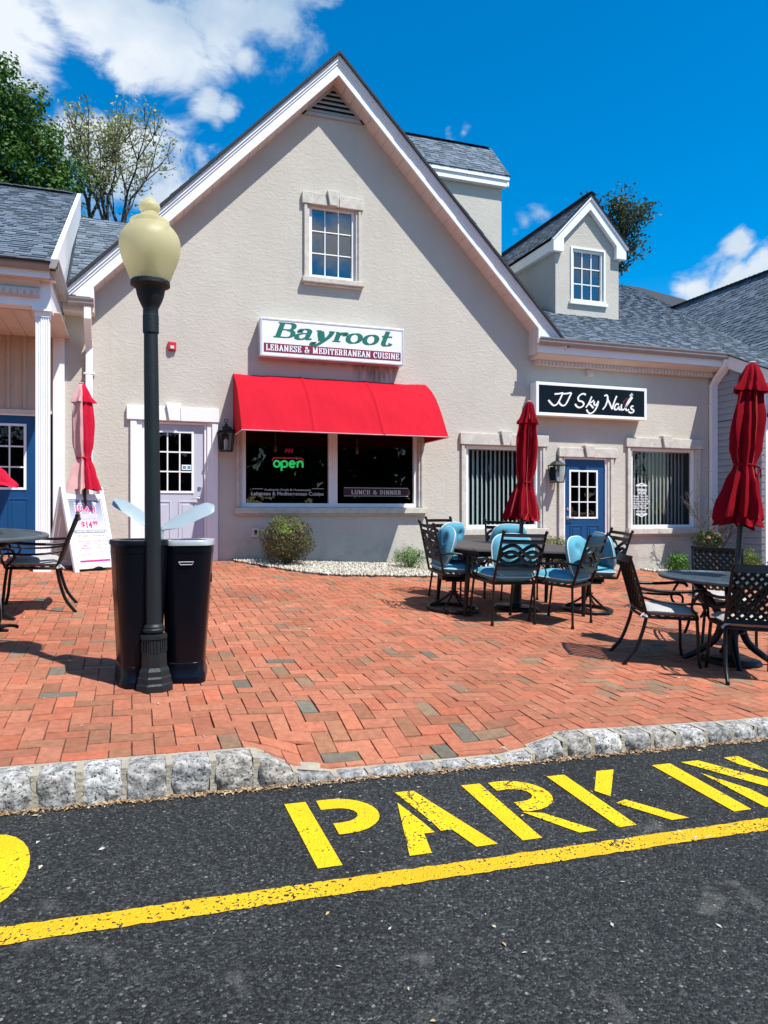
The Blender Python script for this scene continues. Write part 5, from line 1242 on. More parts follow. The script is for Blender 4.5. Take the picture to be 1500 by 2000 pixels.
b.build('front_leaf', 'aframe', af, bevel=.008)
def fb(a, z, o=0): return ux * a + bk * (lean * 2 - lean * z / Hh) + Vector((0, 0, z)) + bk * o
b = MB(); slab(b, 0, .06, 0, 1.08, 0, .045, fb); slab(b, Wd - .06, Wd, 0, 1.08, 0, .045, fb); slab(b, .06, Wd - .06, .05, 1.0, .0, .02, fb); b.build('back_leaf', 'aframe', af, bevel=.006)
b = MB(); slab(b, .065, Wd - .065, .10, .93, -.03, -.012); poster = b.build('poster', 'signwhite', af)
fpl = lambda a, z, o: fp(a, z, o - .011)
# printed header panel shading from grey to pale: a real print
mpr = bpy.data.materials.new('print_gradient'); mpr.use_nodes = True; t = mpr.node_tree; bb = t.nodes['Principled BSDF']; bb.inputs['Roughness'].default_value = .4
tcx = nd(t, 'ShaderNodeTexCoord'); sx = nd(t, 'ShaderNodeSeparateXYZ'); t.links.new(tcx.outputs['Object'], sx.inputs[0]); rp_ = nd(t, 'ShaderNodeValToRGB'); mrr = nd(t, 'ShaderNodeMapRange'); mrr.inputs[1].default_value = .5; mrr.inputs[2].default_value = .93
t.links.new(sx.outputs[2], mrr.inputs[0]); t.links.new(mrr.outputs[0], rp_.inputs[0]); rp_.color_ramp.elements[0].color = (.62, .64, .74, 1); rp_.color_ramp.elements[1].color = (.20, .21, .27, 1); t.links.new(rp_.outputs[0], bb.inputs['Base Color']); M['print_gradient'] = mpr
b = MB(); b.quad(*[fpl(a, z, .001) for a, z in ((.075, .53), (Wd - .075, .53), (Wd - .075, .92), (.075, .92))]); b.build('header_print', 'print_gradient', af, fix=False)
b = MB(); b.quad(*[fpl(a, z, .003) for a, z in ((.085, .495), (Wd - .085, .495), (Wd - .07, .535), (.075, .535))]); b.build('banner_print', 'bannergrey', af, fix=False)
text('poster_lettering', 'Delivery Available 732 758 2888', 'letter', fpl, .15, .48, .865, .028, af, off=.003, bold=.02)
text('poster_outline', 'LUNCH', 'letter', fpl, .150, .460, .768, .082, af, off=.003, bold=.06)
text('poster_lettering', 'LUNCH', 'pink', fpl, .16, .45, .772, .075, af, off=.005, bold=.03)
text('poster_outline', 'Combos', 'letter', fpl, .165, .47, .690, .060, af, off=.0035, shear=.4, bold=.07)
text('poster_lettering', 'Combos', 'pinkpale', fpl, .175, .46, .693, .055, af, off=.006, shear=.4, bold=.02)
text('poster_outline', '$14', 'letter', fpl, .20, .37, .555, .095, af, off=.003, bold=.06)
text('poster_lettering', '$14', 'pink', fpl, .205, .365, .56, .085, af, off=.005, bold=.03)
text('poster_lettering', '99', 'pink', fpl, .38, .45, .60, .045, af, off=.005, bold=.02)
text('poster_lettering', 'LUNCH TIME 11:00 AM TO 3:00 PM', 'letter', fpl, .12, .52, .507, .018, af, off=.005, bold=.02)
for s, a0, a1, z in (('KEFTA KEBAB', .12, .28, .45), ('SHAWARMA BEEF', .34, .53, .45), ('CHICKEN KEBAB', .11, .29, .38), ('SHAWARMA CHICKEN', .34, .56, .38), ('LAMB', .15, .24, .325), ('KEFTA KEBAB', .13, .29, .29), ('FALAFEL PLATTER', .37, .54, .325), ('SALAD', .41, .50, .25), ('GYRO WRAP', .14, .28, .21)):
    text('poster_lettering', s, 'pinkpale', fpl, a0, a1, z, .024, af, off=.004, bold=.02)
    b = MB(); b.quad(*[fpl(a, zz, .002) for a, zz in ((a0, z - .022), (a1, z - .022), (a1, z - .016), (a0, z - .016))]); b.build('poster_rule', 'bannergrey', af, fix=False) if z < .4 else None
b = MB(); b.quad(*[fpl(a, z, .002) for a, z in ((.10, .125), (Wd - .08, .125), (Wd - .08, .15), (.10, .15))]); b.build('pink_strip', 'pink', af, fix=False)

# ================================================================== OUTDOOR FURNITURE
def pillow(b, w, l, t, n=14, mtx=None, tuft=None, round_=5.0, puff=.6):
    vs = []; N_ = n
    def sq(u, v):      # square to rounded square
        k = max(abs(u), abs(v)); 
        if k < 1e-6: return 0, 0
        r = (abs(u) ** round_ + abs(v) ** round_) ** (1 / round_); return u * k / r, v * k / r
    for side in (1, -1):
        for j in range(N_ + 1):
            for i in range(N_ + 1):
                u, v = -1 + 2 * i / N_, -1 + 2 * j / N_; k = max(abs(u), abs(v)); x, y = sq(u, v)
                h = (1 - k ** 6) ** .5 * (1 - (1 - puff) * k * k)
                if tuft:
                    for (tx, ty) in tuft:
                        d2 = (x - tx) ** 2 + (y - ty) ** 2; h -= .45 * math.exp(-d2 / .035)
                h += .03 * math.sin(9 * x + 4 * y)
                vs.append(Vector((x * w / 2, y * l / 2, side * t / 2 * h)))
    if mtx: vs = [mtx @ v for v in vs]
    m = (N_ + 1); fs = []
    for s in range(2):
        for j in range(N_):
            for i in range(N_):
                a = s * m * m + j * m + i; f = (a, a + 1, a + m + 1, a + m); fs.append(f if s == 0 else f[::-1])
    b.add(vs, fs)
    edge = []
    for k in range(48):
        a = 2 * math.pi * k / 48; u, v = math.cos(a), math.sin(a); kk = 1 / max(abs(u), abs(v)); x, y = sq(u * kk, v * kk); p = Vector((x * w / 2, y * l / 2, 0)); edge.append(mtx @ p if mtx else p)
    return edge + edge[:2]
def back_pt(x, s, hw=.235, y0=-.205, z0=.43, y1=-.335, z1=.88):
    return Vector((x, lerp(y0, y1, s) - .022 * (1 - (x / hw) ** 2) , lerp(z0, z1, s)))
def strip(b, pts, w, th, nrm=(0, -1, .25)):      # flat bar along pts lying in the back's plane
    N_ = Vector(nrm).normalized(); L = []
    for i, p in enumerate(pts):
        d = (pts[min(i + 1, len(pts) - 1)] - pts[max(i - 1, 0)]).normalized(); q = d.cross(N_).normalized() * w / 2
        L += [p + q + N_ * th / 2, p - q + N_ * th / 2, p - q - N_ * th / 2, p + q - N_ * th / 2]
    n = len(pts); b.add(L, [(i * 4 + k, i * 4 + (k + 1) % 4, (i + 1) * 4 + (k + 1) % 4, (i + 1) * 4 + k) for i in range(n - 1) for k in range(4)] + [(0, 1, 2, 3), ((n - 1) * 4 + 3, (n - 1) * 4 + 2, (n - 1) * 4 + 1, (n - 1) * 4)])
def lattice_chair(label, m='iron', cush=True, dark=False):
    t = empty('patio_armchair', (0, 0, 0), label, 'armchair', 'lattice back patio armchairs with grey cushions')
    for s in (-1, 1):
        b = MB(); b.tube(smooth_pts([(s * .232, -.20, .40), (s * .236, -.225, .28), (s * .242, -.28, .12), (s * .248, -.37, 0)], 4), [.0145] * 13, 10); b.build('leg', m, t, smooth=True)
        b = MB(); b.tube(smooth_pts([(s * .225, .20, .40), (s * .23, .215, .25), (s * .235, .225, .1), (s * .24, .245, 0)], 4), [.0135] * 13, 10); b.build('leg', m, t, smooth=True)
        b = MB(); b.tube(smooth_pts([(s * .238, -.262, .63), (s * .275, -.14, .618), (s * .292, .05, .622), (s * .292, .20, .638), (s * .292, .262, .625), (s * .291, .275, .602)], 5), .013, 8)
        b.tube(smooth_pts([(s * .238, -.245, .56), (s * .272, -.12, .535), (s * .288, .06, .525), (s * .286, .20, .532), (s * .28, .24, .50), (s * .25, .22, .42)], 5), .010, 8)
        b.tube(smooth_pts([(s * .292, .20, .636), (s * .288, .165, .575), (s * .27, .14, .50), (s * .25, .19, .43), (s * .235, .205, .40)], 5), .011, 8); b.build('armrest', m, t, smooth=True)
    b = MB(); loop = smooth_pts([(-.225, -.2, .40), (-.235, 0, .40), (-.225, .2, .40), (0, .225, .395), (.225, .2, .40), (.235, 0, .40), (.225, -.2, .40), (0, -.215, .395)], 5, closed=True); b.tube(loop + loop[:1], .013, 8, cap=False)
    for k in range(5): y = -.15 + .075 * k; b.box(-.225, .225, y - .018, y + .018, .392, .398)
    b.build('seat_frame', m, t, smooth='auto')
    b = MB(); hw = .235
    for s in (-1, 1): b.tube([back_pt(s * hw, k / 8 - .06) + Vector((0, .0 - .018 * (k / 8) ** 2, 0)) for k in range(9)] + [back_pt(s * hw, 1.02) + Vector((s * .004, -.022, 0))], .0125, 8)
    strip(b, [back_pt(x, .95) + Vector((0, -.018, 0)) for x in frange(-hw, hw, .06)], .062, .016); strip(b, [back_pt(x, .045) for x in frange(-hw, hw, .06)], .035, .014)
    # woven lattice clipped to the panel
    Wp, Hp = .47, .40; sp = .060
    for sgn in (1, -1):
        for k in range(-14, 15):
            c = k * sp * 1.06; seg = []
            for i in range(13):
                x = -Wp / 2 + Wp * i / 12; z = sgn * x + c
                if -Hp / 2 <= z <= Hp / 2: seg.append((x, z))
            if len(seg) >= 2:
                # extend to the borders
                def cl(x, z): return back_pt(x, .06 + (z + Hp / 2) / .45) + Vector((0, (-.003 if sgn > 0 else .003) - .014 * ((z + Hp / 2) / Hp) ** 2, 0))
                (xa, za), (xb, zb_) = seg[0], seg[-1]
                lim = Hp / 2
                for e, (x, z) in ((0, seg[0]), (1, seg[-1])):
                    zt_ = lim if (z > 0) else -lim; xt = (zt_ - c) / sgn
                    if abs(xt) <= Wp / 2: seg = ([(xt, zt_)] + seg) if e == 0 else (seg + [(xt, zt_)])
                strip(b, [cl(x, z) for x, z in seg], .024, .006)
    b.build('backrest', m, t, smooth='auto')
    if cush:
        b = MB(); e = pillow(b, .475, .45, .085, 12, Matrix.Translation((0, .0, .442)), round_=7, puff=.85); c = b.build('cushion', 'cush_grey', t, smooth=True)
        b = MB(); b.tube(e, .005, 6, cap=False); b.build('piping', 'bannergrey' if dark else 'cush_grey', c, smooth=True)
        for s in (-1, 1):
            b = MB(); b.tube(smooth_pts([(s * .20, -.21, .43), (s * .25, -.235, .42), (s * .255, -.20, .40), (s * .235, -.22, .43), (s * .27, -.26, .40)], 4), .007, 6); b.build('tie', 'cush_grey', c, smooth=True)
    return t
def scroll_chair(label, swivel=False, m='iron2', slouch=0.0):
    t = empty('patio_chair', (0, 0, 0), label, 'chair', 'chairs with blue cushions around the brown table')
    hw = .245
    if not swivel:
        for s in (-1, 1):
            for (y, yb) in ((-.21, -.245), (.21, .235)):
                b = MB(); b.tube([(s * .235, y, .42), (s * .245, yb, .02)], [.0125, .012], 10); b.lathe([(.017, 0), (.018, .015), (.014, .035)], 10, (s * .2455, yb, 0)); b.build('leg', m, t, smooth='auto')
    else:
        b = MB(); b.tube([(.27 * math.cos(a * math.pi / 16), .27 * math.sin(a * math.pi / 16), .025) for a in range(33)], .021, 10, cap=False)
        for k in range(4):
            a = R(45 + 90 * k); b.tube(smooth_pts([(.27 * math.cos(a), .27 * math.sin(a), .03), (.14 * math.cos(a), .14 * math.sin(a), .10), (.02 * math.cos(a), .02 * math.sin(a), .20)], 4), .013, 8)
        b.lathe([(.035, .17), (.035, .20), (.055, .205), (.055, .215), (.028, .22), (.028, .33)], 14); b.box(-.10, .10, -.09, .09, .33, .345); b.build('swivel_base', m, t, smooth='auto')
        b = MB(); b.box(-.05, .05, -.16, .16, .345, .38); b.tube([(-.05, -.12, .35), (-.05, .12, .35)], .028, 10); b.tube([(.05, -.12, .35), (.05, .12, .35)], .028, 10); b.build('spring', m, t, smooth='auto')
    b = MB(); frame_pts = [(-.24, -.21, .42), (-.24, .21, .42), (.24, .21, .42), (.24, -.21, .42), (-.24, -.21, .42)]
    for a, c in zip(frame_pts, frame_pts[1:]): b.bar(a, c, .026, .026)
    for k in range(5): y = -.14 + .07 * k; b.box(-.24, .24, y - .012, y + .012, .414, .42)
    b.build('seat_frame', m, t)
    for s in (-1, 1):
        b = MB(); b.tube(smooth_pts([(s * hw, -.265, .64), (s * .275, -.12, .655), (s * .295, .06, .63), (s * .295, .20, .64), (s * .29, .255, .615), (s * .285, .235, .57), (s * .275, .20, .56), (s * .262, .235, .50), (s * .245, .21, .42)], 5), .0125, 8)
        b.tube([(s * .285 , .13 + .075 * math.cos(a / 10 * 2 * math.pi), .53 + .085 * math.sin(a / 10 * 2 * math.pi)) for a in range(11)], .008, 6, cap=False); b.build('armrest', m, t, smooth=True)
    bp = lambda x, s: back_pt(x, s, hw, -.215, .42, -.355, .94)
    b = MB()
    for s in (-1, 1):
        b.tube([bp(s * hw, k / 8) for k in range(9)] + [bp(s * hw, 1.0) + Vector((0, -.012, .004))], .0135, 8); b.ball(bp(s * hw, 1.0) + Vector((0, -.01, .012)), .019, 8, 6)
    xs = frange(-hw, hw, .045)
    strip(b, [bp(x, .955) for x in xs], .034, .014); strip(b, [bp(x, .83) for x in xs], .042, .014); strip(b, [bp(x, .33) for x in xs], .055, .014)
    b.build('back_frame', m, t, smooth='auto')
    b = MB(); c0 = .58
    for sg_ in (1, -1):
        for d in (-.075, .075):
            pts = [bp(x, c0 + d * .85 + sg_ * .118 * math.sin(math.pi * x / hw) * -1) + Vector((0, -.004 * sg_, 0)) for x in frange(-hw, hw, .025)]
            strip(b, pts, .037, .008)
    b.build('scroll_back', m, t, smooth='auto')
    tu = [(-.45, -.4), (.45, -.4), (-.45, .4), (.45, .4), (0, 0)]
    b = MB(); e = pillow(b, .50, .49, .13, 18, Matrix.Translation((0, .01, .485)), tu, 6, .8); c = b.build('seat_cushion', 'cush', t, smooth=True)
    b = MB(); b.tube(e, .006, 6, cap=False); b.build('piping', 'piping', c, smooth=True)
    mt = Matrix.Translation((0, -.165 + slouch, .70)) @ Matrix.Rotation(R(75 + slouch * 60), 4, 'X')
    b = MB(); e = pillow(b, .50, .44, .14, 18, mt, tu, 3.2, .75); c = b.build('back_cushion', 'cush', t, smooth=True)
    b = MB(); b.tube(e, .006, 6, cap=False); b.build('piping', 'piping', c, smooth=True)
    return t
def put(t, X, Y, face):      # face = heading of the chair's front, degrees from +X
    on_ground(t, X, Y, R(face - 90)); return t
G1 = 'chairs with blue cushions around the brown table'
cA = put(scroll_chair('chair with blue cushions seen squarely from behind, centre front of the brown table'), 3.63, 6.80, 92)
def another(src, label, X, Y, face):
    c = dup(src); c['label'] = label; on_ground(c, X, Y, R(face - 90)); return c
another(cA, 'chair with blue cushions turned to the left in front of the blue door', 4.24, 6.66, 124)
another(cA, 'chair with blue cushions on the far side of the table, nearest the green plant', 3.78, 8.22, -62)
another(cA, 'chair with blue cushions on the far side behind the parasol pole', 4.52, 8.22, -92)
cS = put(scroll_chair('swivel chair with blue cushions and ring base at the left table end', True, slouch=.02), 3.33, 7.36, -4)
another(cS, 'swivel chair with blue cushions and ring base at the right table end', 4.98, 7.24, 171)

# long table with clipped corners
tb = empty('dining_table', (0, 0, 0), 'dark brown metal table with clipped corners among the blue cushioned chairs', 'table'); on_ground(tb, 4.05, 7.42, R(-4))
hx, hy_, c = .84, .52, .20
out_ = [(-hx, -hy_ + c), (-hx + c, -hy_), (hx - c, -hy_), (hx, -hy_ + c), (hx, hy_ - c), (hx - c, hy_), (-hx + c, hy_), (-hx, hy_ - c)]
b = MB(); b.prism([(x, y, .695) for x, y in out_], (0, 0, .018)); b.build('tabletop', 'tabletop2', tb, bevel=.004)
b = MB()
n = 9
for i in range(n):
    y = -hy_ + .06 + (2 * hy_ - .12) * i / (n - 1); w = .046; lim = hx - .05 - max(0, abs(y) - (hy_ - c)) ; b.box(-lim, lim, y - w, y + w, .713, .719)
b.build('top_slats', 'tabletop2', tb)
b = MB(); b.prism([(x * .93, y * .92, .64) for x, y in out_], (0, 0, .055)); b.build('apron', 'iron2', tb)
for sx in (-1, 1):
    for sy in (-1, 1): b = MB(); b.tube([(sx * .68, sy * .42, .65), (sx * .69, sy * .43, .3), (sx * .70, sy * .44, 0)], [.030, .027, .020], 12); b.build('leg', 'iron2', tb, smooth='auto')

def round_table(X, Y, label, rz, r=.60):
    t = empty('round_table', (0, 0, 0), label, 'table', 'round lattice topped patio tables'); on_ground(t, X, Y, rz)
    b = MB(); b.lathe([(r - .06, .695), (r - .012, .69), (r, .698), (r, .712), (r - .012, .722), (r - .055, .722), (r - .06, .715), (r - .06, .695)], 64)
    b.lathe([(.035, .70), (.10, .70), (.10, .720), (.035, .720), (.035, .70)], 24)
    for sgn in (0, 1):
        for k in range(-12, 13):
            o = k * .068; R_ = r - .045
            if abs(o) >= R_: continue
            L = math.sqrt(R_ ** 2 - o * o); a = R(45 + 90 * sgn); d = Vector((math.cos(a), math.sin(a), 0)); n = Vector((-d.y, d.x, 0))
            for (q0, q1) in ((-L, L),): b.bar(n * o + d * q0 + Vector((0, 0, .708 + .003 * sgn)), n * o + d * q1 + Vector((0, 0, .708 + .003 * sgn)), .047, .010)
    b.build('tabletop', 'tabletop', t, smooth='auto')
    for k in range(4):
        a = R(45 + 90 * k); m_ = Matrix.Rotation(a, 4, 'Z'); pts = smooth_pts([(.34, 0, .69), (.24, 0, .60), (.13, 0, .45), (.085, 0, .32), (.13, 0, .18), (.26, 0, .07), (.38, 0, 0)], 5)
        b = MB(); b.tube([m_ @ p for p in pts], [.022 + .010 * math.sin(i / (len(pts) - 1) * math.pi) for i in range(len(pts))], 8); b.build('leg', 'iron', t, smooth='auto')
    b = MB(); b.tube([(.15 * math.cos(a * math.pi / 12), .15 * math.sin(a * math.pi / 12), .48) for a in range(25)], .010, 6, cap=False); b.tube([(.10 * math.cos(a * math.pi / 12), .10 * math.sin(a * math.pi / 12), .26) for a in range(25)], .010, 6, cap=False); b.build('ring_brace', 'iron', t, smooth=True)
    return t
round_table(RC[0], RC[1], 'round black lattice table at the right with a dark red parasol through it', .2)
round_table(LC[0], LC[1], 'round grey lattice table cut by the left edge near the blue door', .5)
l1 = put(lattice_chair('black lattice armchair with grey cushion seen side on, left of the right round table'), 4.22, 5.08, -24)
def an2(label, X, Y, face): return another(l1, label, X, Y, face)
an2('black lattice armchair seen from behind at the lower right, nearest to the kerb', 4.52, 4.46, 62)
an2('grey blue lattice armchair facing the viewer beyond the right round table', 5.36, 5.60, -118)
l2 = an2('lattice armchair seen side on with pale cushion in front of the lunch board', -.86, 7.40, 183)
an2('lattice armchair behind the left round table, its back against the blue door', -1.83, 7.95, -70)
# a toppled chair at the left edge: it lies on its side, rear legs to the right
tp = dup(l1); tp['label'] = 'lattice armchair lying tipped on its side at the lower left edge'
TX, TY = -1.16, 5.35
tp.rotation_euler = (Matrix.Rotation(R(172), 3, 'Z') @ Matrix.Rotation(R(0), 3, 'Z') @ (Matrix.Rotation(R(90), 3, 'Z')).to_3x3() @ Matrix.Rotation(R(-78), 3, 'Y')).to_euler(); tp.location = (TX, TY, zp0(TX, TY) + .30)

# ================================================================== PLANTS AND TREES
def leaf(b, p, n, s, col, asp=.55):
    x = n.orthogonal().normalized(); q = Matrix.Rotation(random.uniform(0, 6.28), 3, n); x = q @ x; y = n.cross(x)
    b.add([p - x * s, p - x * s * .1 - y * s * asp, p + x * s, p - x * s * .1 + y * s * asp], [(0, 1, 2, 3)], col)
def rv():
    while 1:
        v = Vector((random.uniform(-1, 1), random.uniform(-1, 1), random.uniform(-1, 1)))
        if .01 < v.length < 1: return v
def pick(cols):
    c = random.choice(cols); k = random.uniform(.75, 1.25); return (c[0] * k, c[1] * k, c[2] * k)
def bush(name, X, Y, rx, rz, n, s, cols, label, cat='shrub', top=None, topcols=None, group=None, lump=.18, stems=7, fl=None, seed=1, asp=.5, z0=.12, tth=.12):
    random.seed(seed); zg = zp0(X, Y); t = empty(name, (X, Y, zg), label, cat, group); b = MB()
    for _ in range(n):
        d = rv().normalized(); q = Vector((d.x * 2.2, d.y * 2.2, d.z * 2.2)) + Vector((seed, 0, 0))
        k = 1 + lump * noise.noise(q) * 2 + .10 * noise.noise(q * 3.1); k *= random.uniform(.70, 1.03) if random.random() < .8 else random.uniform(.4, .8)
        p = Vector((d.x * rx * k, d.y * rx * k, rz + z0 + d.z * rz * k))
        if p.z < .02: continue
        cs = cols
        if topcols and noise.noise(Vector((p.x * 5, p.y * 5, p.z * 5 + 7))) + (p.z / (2 * rz) - .62) > tth: cs = topcols
        leaf(b, p, (d + rv() * .9).normalized(), s * random.uniform(.6, 1.3), pick(cs), asp)
    b.build('foliage', 'leaf', t, fix=False)
    for i in range(stems):
        b = MB(); a = random.uniform(0, 6.3); r = random.uniform(.3, .75); b.tube(smooth_pts([(0.02 * math.cos(a), .02 * math.sin(a), 0), (rx * r * .5 * math.cos(a), rx * r * .5 * math.sin(a), rz * .8), (rx * r * math.cos(a), rx * r * math.sin(a), rz * 1.5)], 3), [.012] * 4 + [.005] * 3, 5); b.build('stem', 'bark', t)
    if fl:
        for i in range(fl[0]):
            d = rv().normalized(); d.y = -abs(d.y); b = MB(); p = Vector((d.x * rx, d.y * rx, rz + z0 + abs(d.z) * rz))
            for k in range(9): leaf(b, p + rv() * .02, (d + rv() * .6).normalized(), fl[1], pick(fl[2]), .8)
            b.build('flower', 'leaf', t, fix=False)
    return t
u = ray(560, 1060); k_ = 11.1 / u.y
bush('shrub', u.x * k_, 11.1, .41, .37, 9000, .017, [(.14, .115, .045), (.09, .09, .03), (.18, .14, .06), (.07, .05, .03), (.10, .12, .035)], 'round clipped olive brown bush under the left pane of the awning window', topcols=[(.16, .24, .04), (.22, .28, .05)], seed=4, lump=.13, z0=.03, tth=.36)
u = ray(556, 1010); k_ = 11.2 / u.y
u = ray(800, 1090); k_ = 11.0 / u.y
bush('weedy_plant', u.x * k_, 11.0, .27, .17, 3200, .014, [(.12, .24, .04), (.16, .30, .06), (.09, .17, .035)], 'bright green weedy plant at the wall between the bush and the swivel chair', 'plant', seed=6, lump=.25, asp=.35, z0=.02)
u = ray(1082, 1060); k_ = 10.8 / u.y
bush('shrub', u.x * k_, 10.8, .36, .30, 5000, .017, [(.17, .12, .05), (.12, .10, .04), (.11, .07, .03)], 'low brown green shrub behind the parasol table, left of the blue door', seed=9, topcols=[(.14, .16, .04)], lump=.1, z0=.03)
for (px, Y, rx, rz_, n, s, cols, lab, fl, sd__, z0_) in ((1324, 10.9, .20, .20, 1500, .022, [(.07, .20, .025), (.12, .28, .04), (.05, .12, .02)], 'small bright green bush at the wall left of the flowering shrub', None, 2, .0),
        (1382, 10.9, .27, .24, 1800, .024, [(.04, .075, .02), (.07, .12, .03), (.13, .14, .05), (.03, .05, .015)], 'dark leaved flowering shrub with pink blooms under the right blind window', (7, .030, [(.65, .40, .34), (.70, .52, .46)]), 3, .38),
        (1460, 10.3, .23, .23, 2000, .020, [(.12, .19, .03), (.18, .22, .05), (.07, .11, .02)], 'yellow green rounded bush before the grey siding', None, 5, .08),
        (1502, 10.5, .19, .17, 1200, .020, [(.06, .20, .03), (.10, .26, .04)], 'fresh green bush cut by the right edge at the grey siding', None, 8, .04)):
    u = ray(px, 1090); k_ = Y / u.y; bush('shrub', u.x * k_, Y, rx, rz_, n, s, cols, lab, fl=fl, seed=sd__, z0=z0_)

def grow(b, p, d, L, r, depth, tips, spread=.5, seg=4, curl=.18, upb=.10, ratio=.72, kids_=(2, 3), mids=True):
    pts = [p.copy()]; rs = [r]
    for i in range(seg):
        d = (d + rv() * curl + Vector((0, 0, upb))).normalized(); p = p + d * L / seg; pts.append(p.copy()); rs.append(lerp(r, r * .62, (i + 1) / seg))
        if depth <= 2 and mids: tips.append((p.copy(), d.copy()))
    b.tube(pts, [max(q_, .0035) for q_ in rs], 8 if r > .05 else 5, cap=False)
    if depth == 0: tips.append((p, d)); return
    for k in range(random.randint(*kids_)):
        dd = (d + rv().normalized() * spread * random.uniform(.7, 1.3)).normalized(); grow(b, p, dd, L * ratio * random.uniform(.8, 1.15), r * .62, depth - 1, tips, spread, seg, curl, upb, ratio, kids_, mids)
    if mids and depth > 1:
        q = pts[len(pts) // 2]; dd = (d + rv().normalized() * spread * 1.5).normalized(); grow(b, q, dd, L * ratio * .8, r * .42, depth - 2 if depth > 2 else 0, tips, spread, seg, curl, upb, ratio, kids_, mids)
# bare shrub
random.seed(21); u = ray(1398, 1095); k_ = 11.05 / u.y; X, Y = u.x * k_, 11.05
t = empty('bare_shrub', (X, Y, zp0(X, Y)), 'leafless grey twiggy shrub at the right corner by the downspout', 'shrub'); b = MB(); tips = []
b.tube([(0, 0, 0), (.01, 0, .28)], [.035, .028], 8)
for k in range(5): grow(b, Vector((.0, 0, .26)), Vector((random.uniform(-.7, .6), random.uniform(-.5, .4), 1)).normalized(), (.50), .019, 4, tips, .55, 3, .22, .07, .68, (2, 3))
b.build('branches', 'bark_grey', t, fix=False)

def tree(name, X, Y, z, label, trunk, cols, per, ls, rad, seed, depth=5, L=2.4, r=.16, spread=.5, lean=(0, 0, 1), upb=.1, asp=.55, ratio=.74, extra=None, kids_=(2, 3)):
    random.seed(seed); t = empty(name, (X, Y, z), label, 'tree'); b = MB(); tips = []
    for (ox, oy, l0, ln) in trunk:
        p = Vector((ox, oy, 0)); pts = [p + Vector((ln[0] * k, ln[1] * k, l0 * k / 5)) for k in range(6)]
        b.tube(pts, [lerp(r * 1.25, r, k / 5) for k in range(6)], 10, cap=False)
        d = (pts[-1] - pts[-2]).normalized()
        for k in range(3): grow(b, pts[-1], (d + rv() * .45).normalized(), L, r * .75, depth - 1, tips, spread, 4, .16, upb, ratio, kids_)
    b.build('trunk', 'bark', t, fix=False)
    b = MB()
    for (p, d) in tips:
        for k in range(per): q = p + rv() * rad; leaf(b, q, (rv() + Vector((0, 0, .6))).normalized(), ls * random.uniform(.6, 1.25), pick(cols), asp)
    b.build('crown', 'leaf', t, fix=False); return t
u = ray(205, 435); k_ = 25 / u.y
tree('sparse_tree', u.x * k_, 25, -.8, 'thin dark limbed tree with sparse pale new leaves, behind the left roof', [(0.05, 0, 11.1, (.01, 0)), (-.30, .2, 11.6, (-.03, 0)), (.22, -.1, 11.2, (.05, 0))], [(.42, .43, .20), (.34, .38, .15), (.46, .42, .24), (.24, .29, .11)], 4, .060, .30, 14, depth=4, L=1.28, r=.075, spread=.60, upb=.12, ratio=.80)
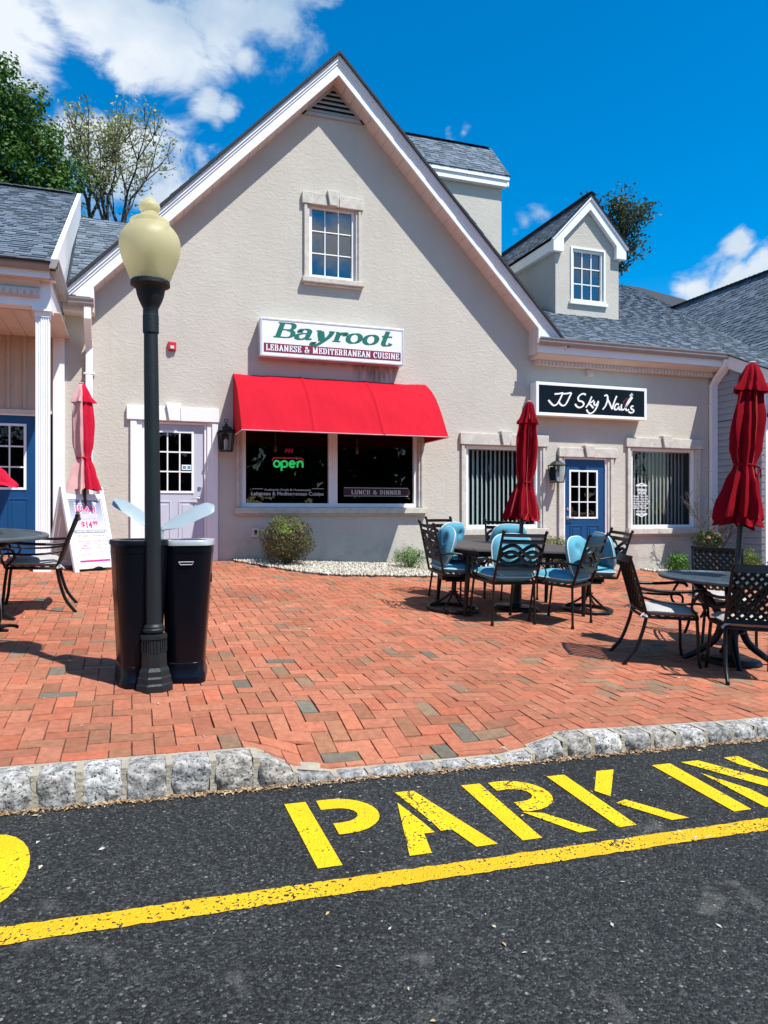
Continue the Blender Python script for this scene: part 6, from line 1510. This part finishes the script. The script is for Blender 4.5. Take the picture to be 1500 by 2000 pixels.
# dense maple: leafy clumps hung on limbs
random.seed(31); u = ray(-30, 380); k_ = 21 / u.y; X, Y = u.x * k_, 21
t = empty('maple_tree', (X, Y, -.8), 'dense dark green maple at the upper left edge', 'tree'); b = MB(); b.tube([(0, 0, 0), (.05, 0, 4), (-.05, 0, 8)], [.35, .28, .2], 12)
cl_ = []
for k in range(300):
    d = rv().normalized(); c = Vector((d.x * 2.65, d.y * 2.4, 11.0 + d.z * 3.3)) * 1; kk = random.uniform(.62, 1.0) if random.random() < .75 else random.uniform(.2, .6)
    c = Vector((d.x * 2.65 * kk, d.y * 2.4 * kk, 10.4 + d.z * 3.5 * kk))
    if d.z > 0: c.x *= (1 - .35 * d.z)
    cl_.append((c, d))
    if k % 4 == 0: b.tube(smooth_pts([(0, 0, 7.5), c * .5 + Vector((0, 0, 4.4)), c], 3), [.08] * 3 + [.05] * 2 + [.03] * 2, 5)
b.build('trunk', 'bark', t, fix=False); b = MB()
for c, d in cl_:
    rr = random.uniform(.38, .62)
    for _ in range(190):
        o = rv(); o = o.normalized() * (o.length ** .5); p = c + Vector((o.x * rr, o.y * rr, o.z * rr * .7)); leaf(b, p, (o + Vector((0, 0, .8)) + rv() * .7).normalized(), random.uniform(.035, .066), pick([(.045, .12, .018), (.07, .16, .025), (.035, .085, .015), (.10, .19, .03)]), .75)
b.build('crown', 'leaf', t, fix=False)
u = ray(1198, 560); k_ = 27 / u.y
tree('oak_tree', u.x * k_, 27, -.8, 'blue green tree with tufted crown behind the dormer at the right', [(0, 0, 11.9, (.0, 0))], [(.045, .085, .05), (.06, .10, .05), (.10, .115, .05), (.05, .085, .045)], 3, .085, .30, 44, depth=5, L=1.35, r=.13, spread=.85, upb=.06, ratio=.74)

# what stands across the car park, seen only in the window panes
random.seed(77); b = MB(); tk = MB()
for x in range(-34, 40, 4):
    xx = x + random.uniform(-1, 1); yy = -26 + random.uniform(-3, 3); h = random.uniform(6, 10)
    tk.tube([(xx, yy, -.5), (xx, yy, h * .6)], [.2, .12], 6)
    for _ in range(60): d = rv() * .85; leaf(b, Vector((xx + d.x * 3.2, yy - 1 + d.y * 1.2, h * .45 + d.z * h * .5)), (Vector((0, 1, 0)) + rv() * .5).normalized(), random.uniform(.7, 1.1), (.006, .010, .005), .8)  # oversized dark leaves added to block sky gaps in the pane reflections
    for _ in range(1300):
        d = rv(); leaf(b, Vector((xx + d.x * 3.0, yy + d.y * 2.2, h * .55 + d.z * h * .5)), rv().normalized(), random.uniform(.10, .20), pick([(.010, .020, .007), (.018, .032, .012), (.007, .013, .006)]), .8)
w_ = tag(b.build('woodland', 'leaf', fix=False), 'line of trees across the car park reflected in the panes', 'trees', kind='stuff'); tk.build('trunks', 'bark', w_)
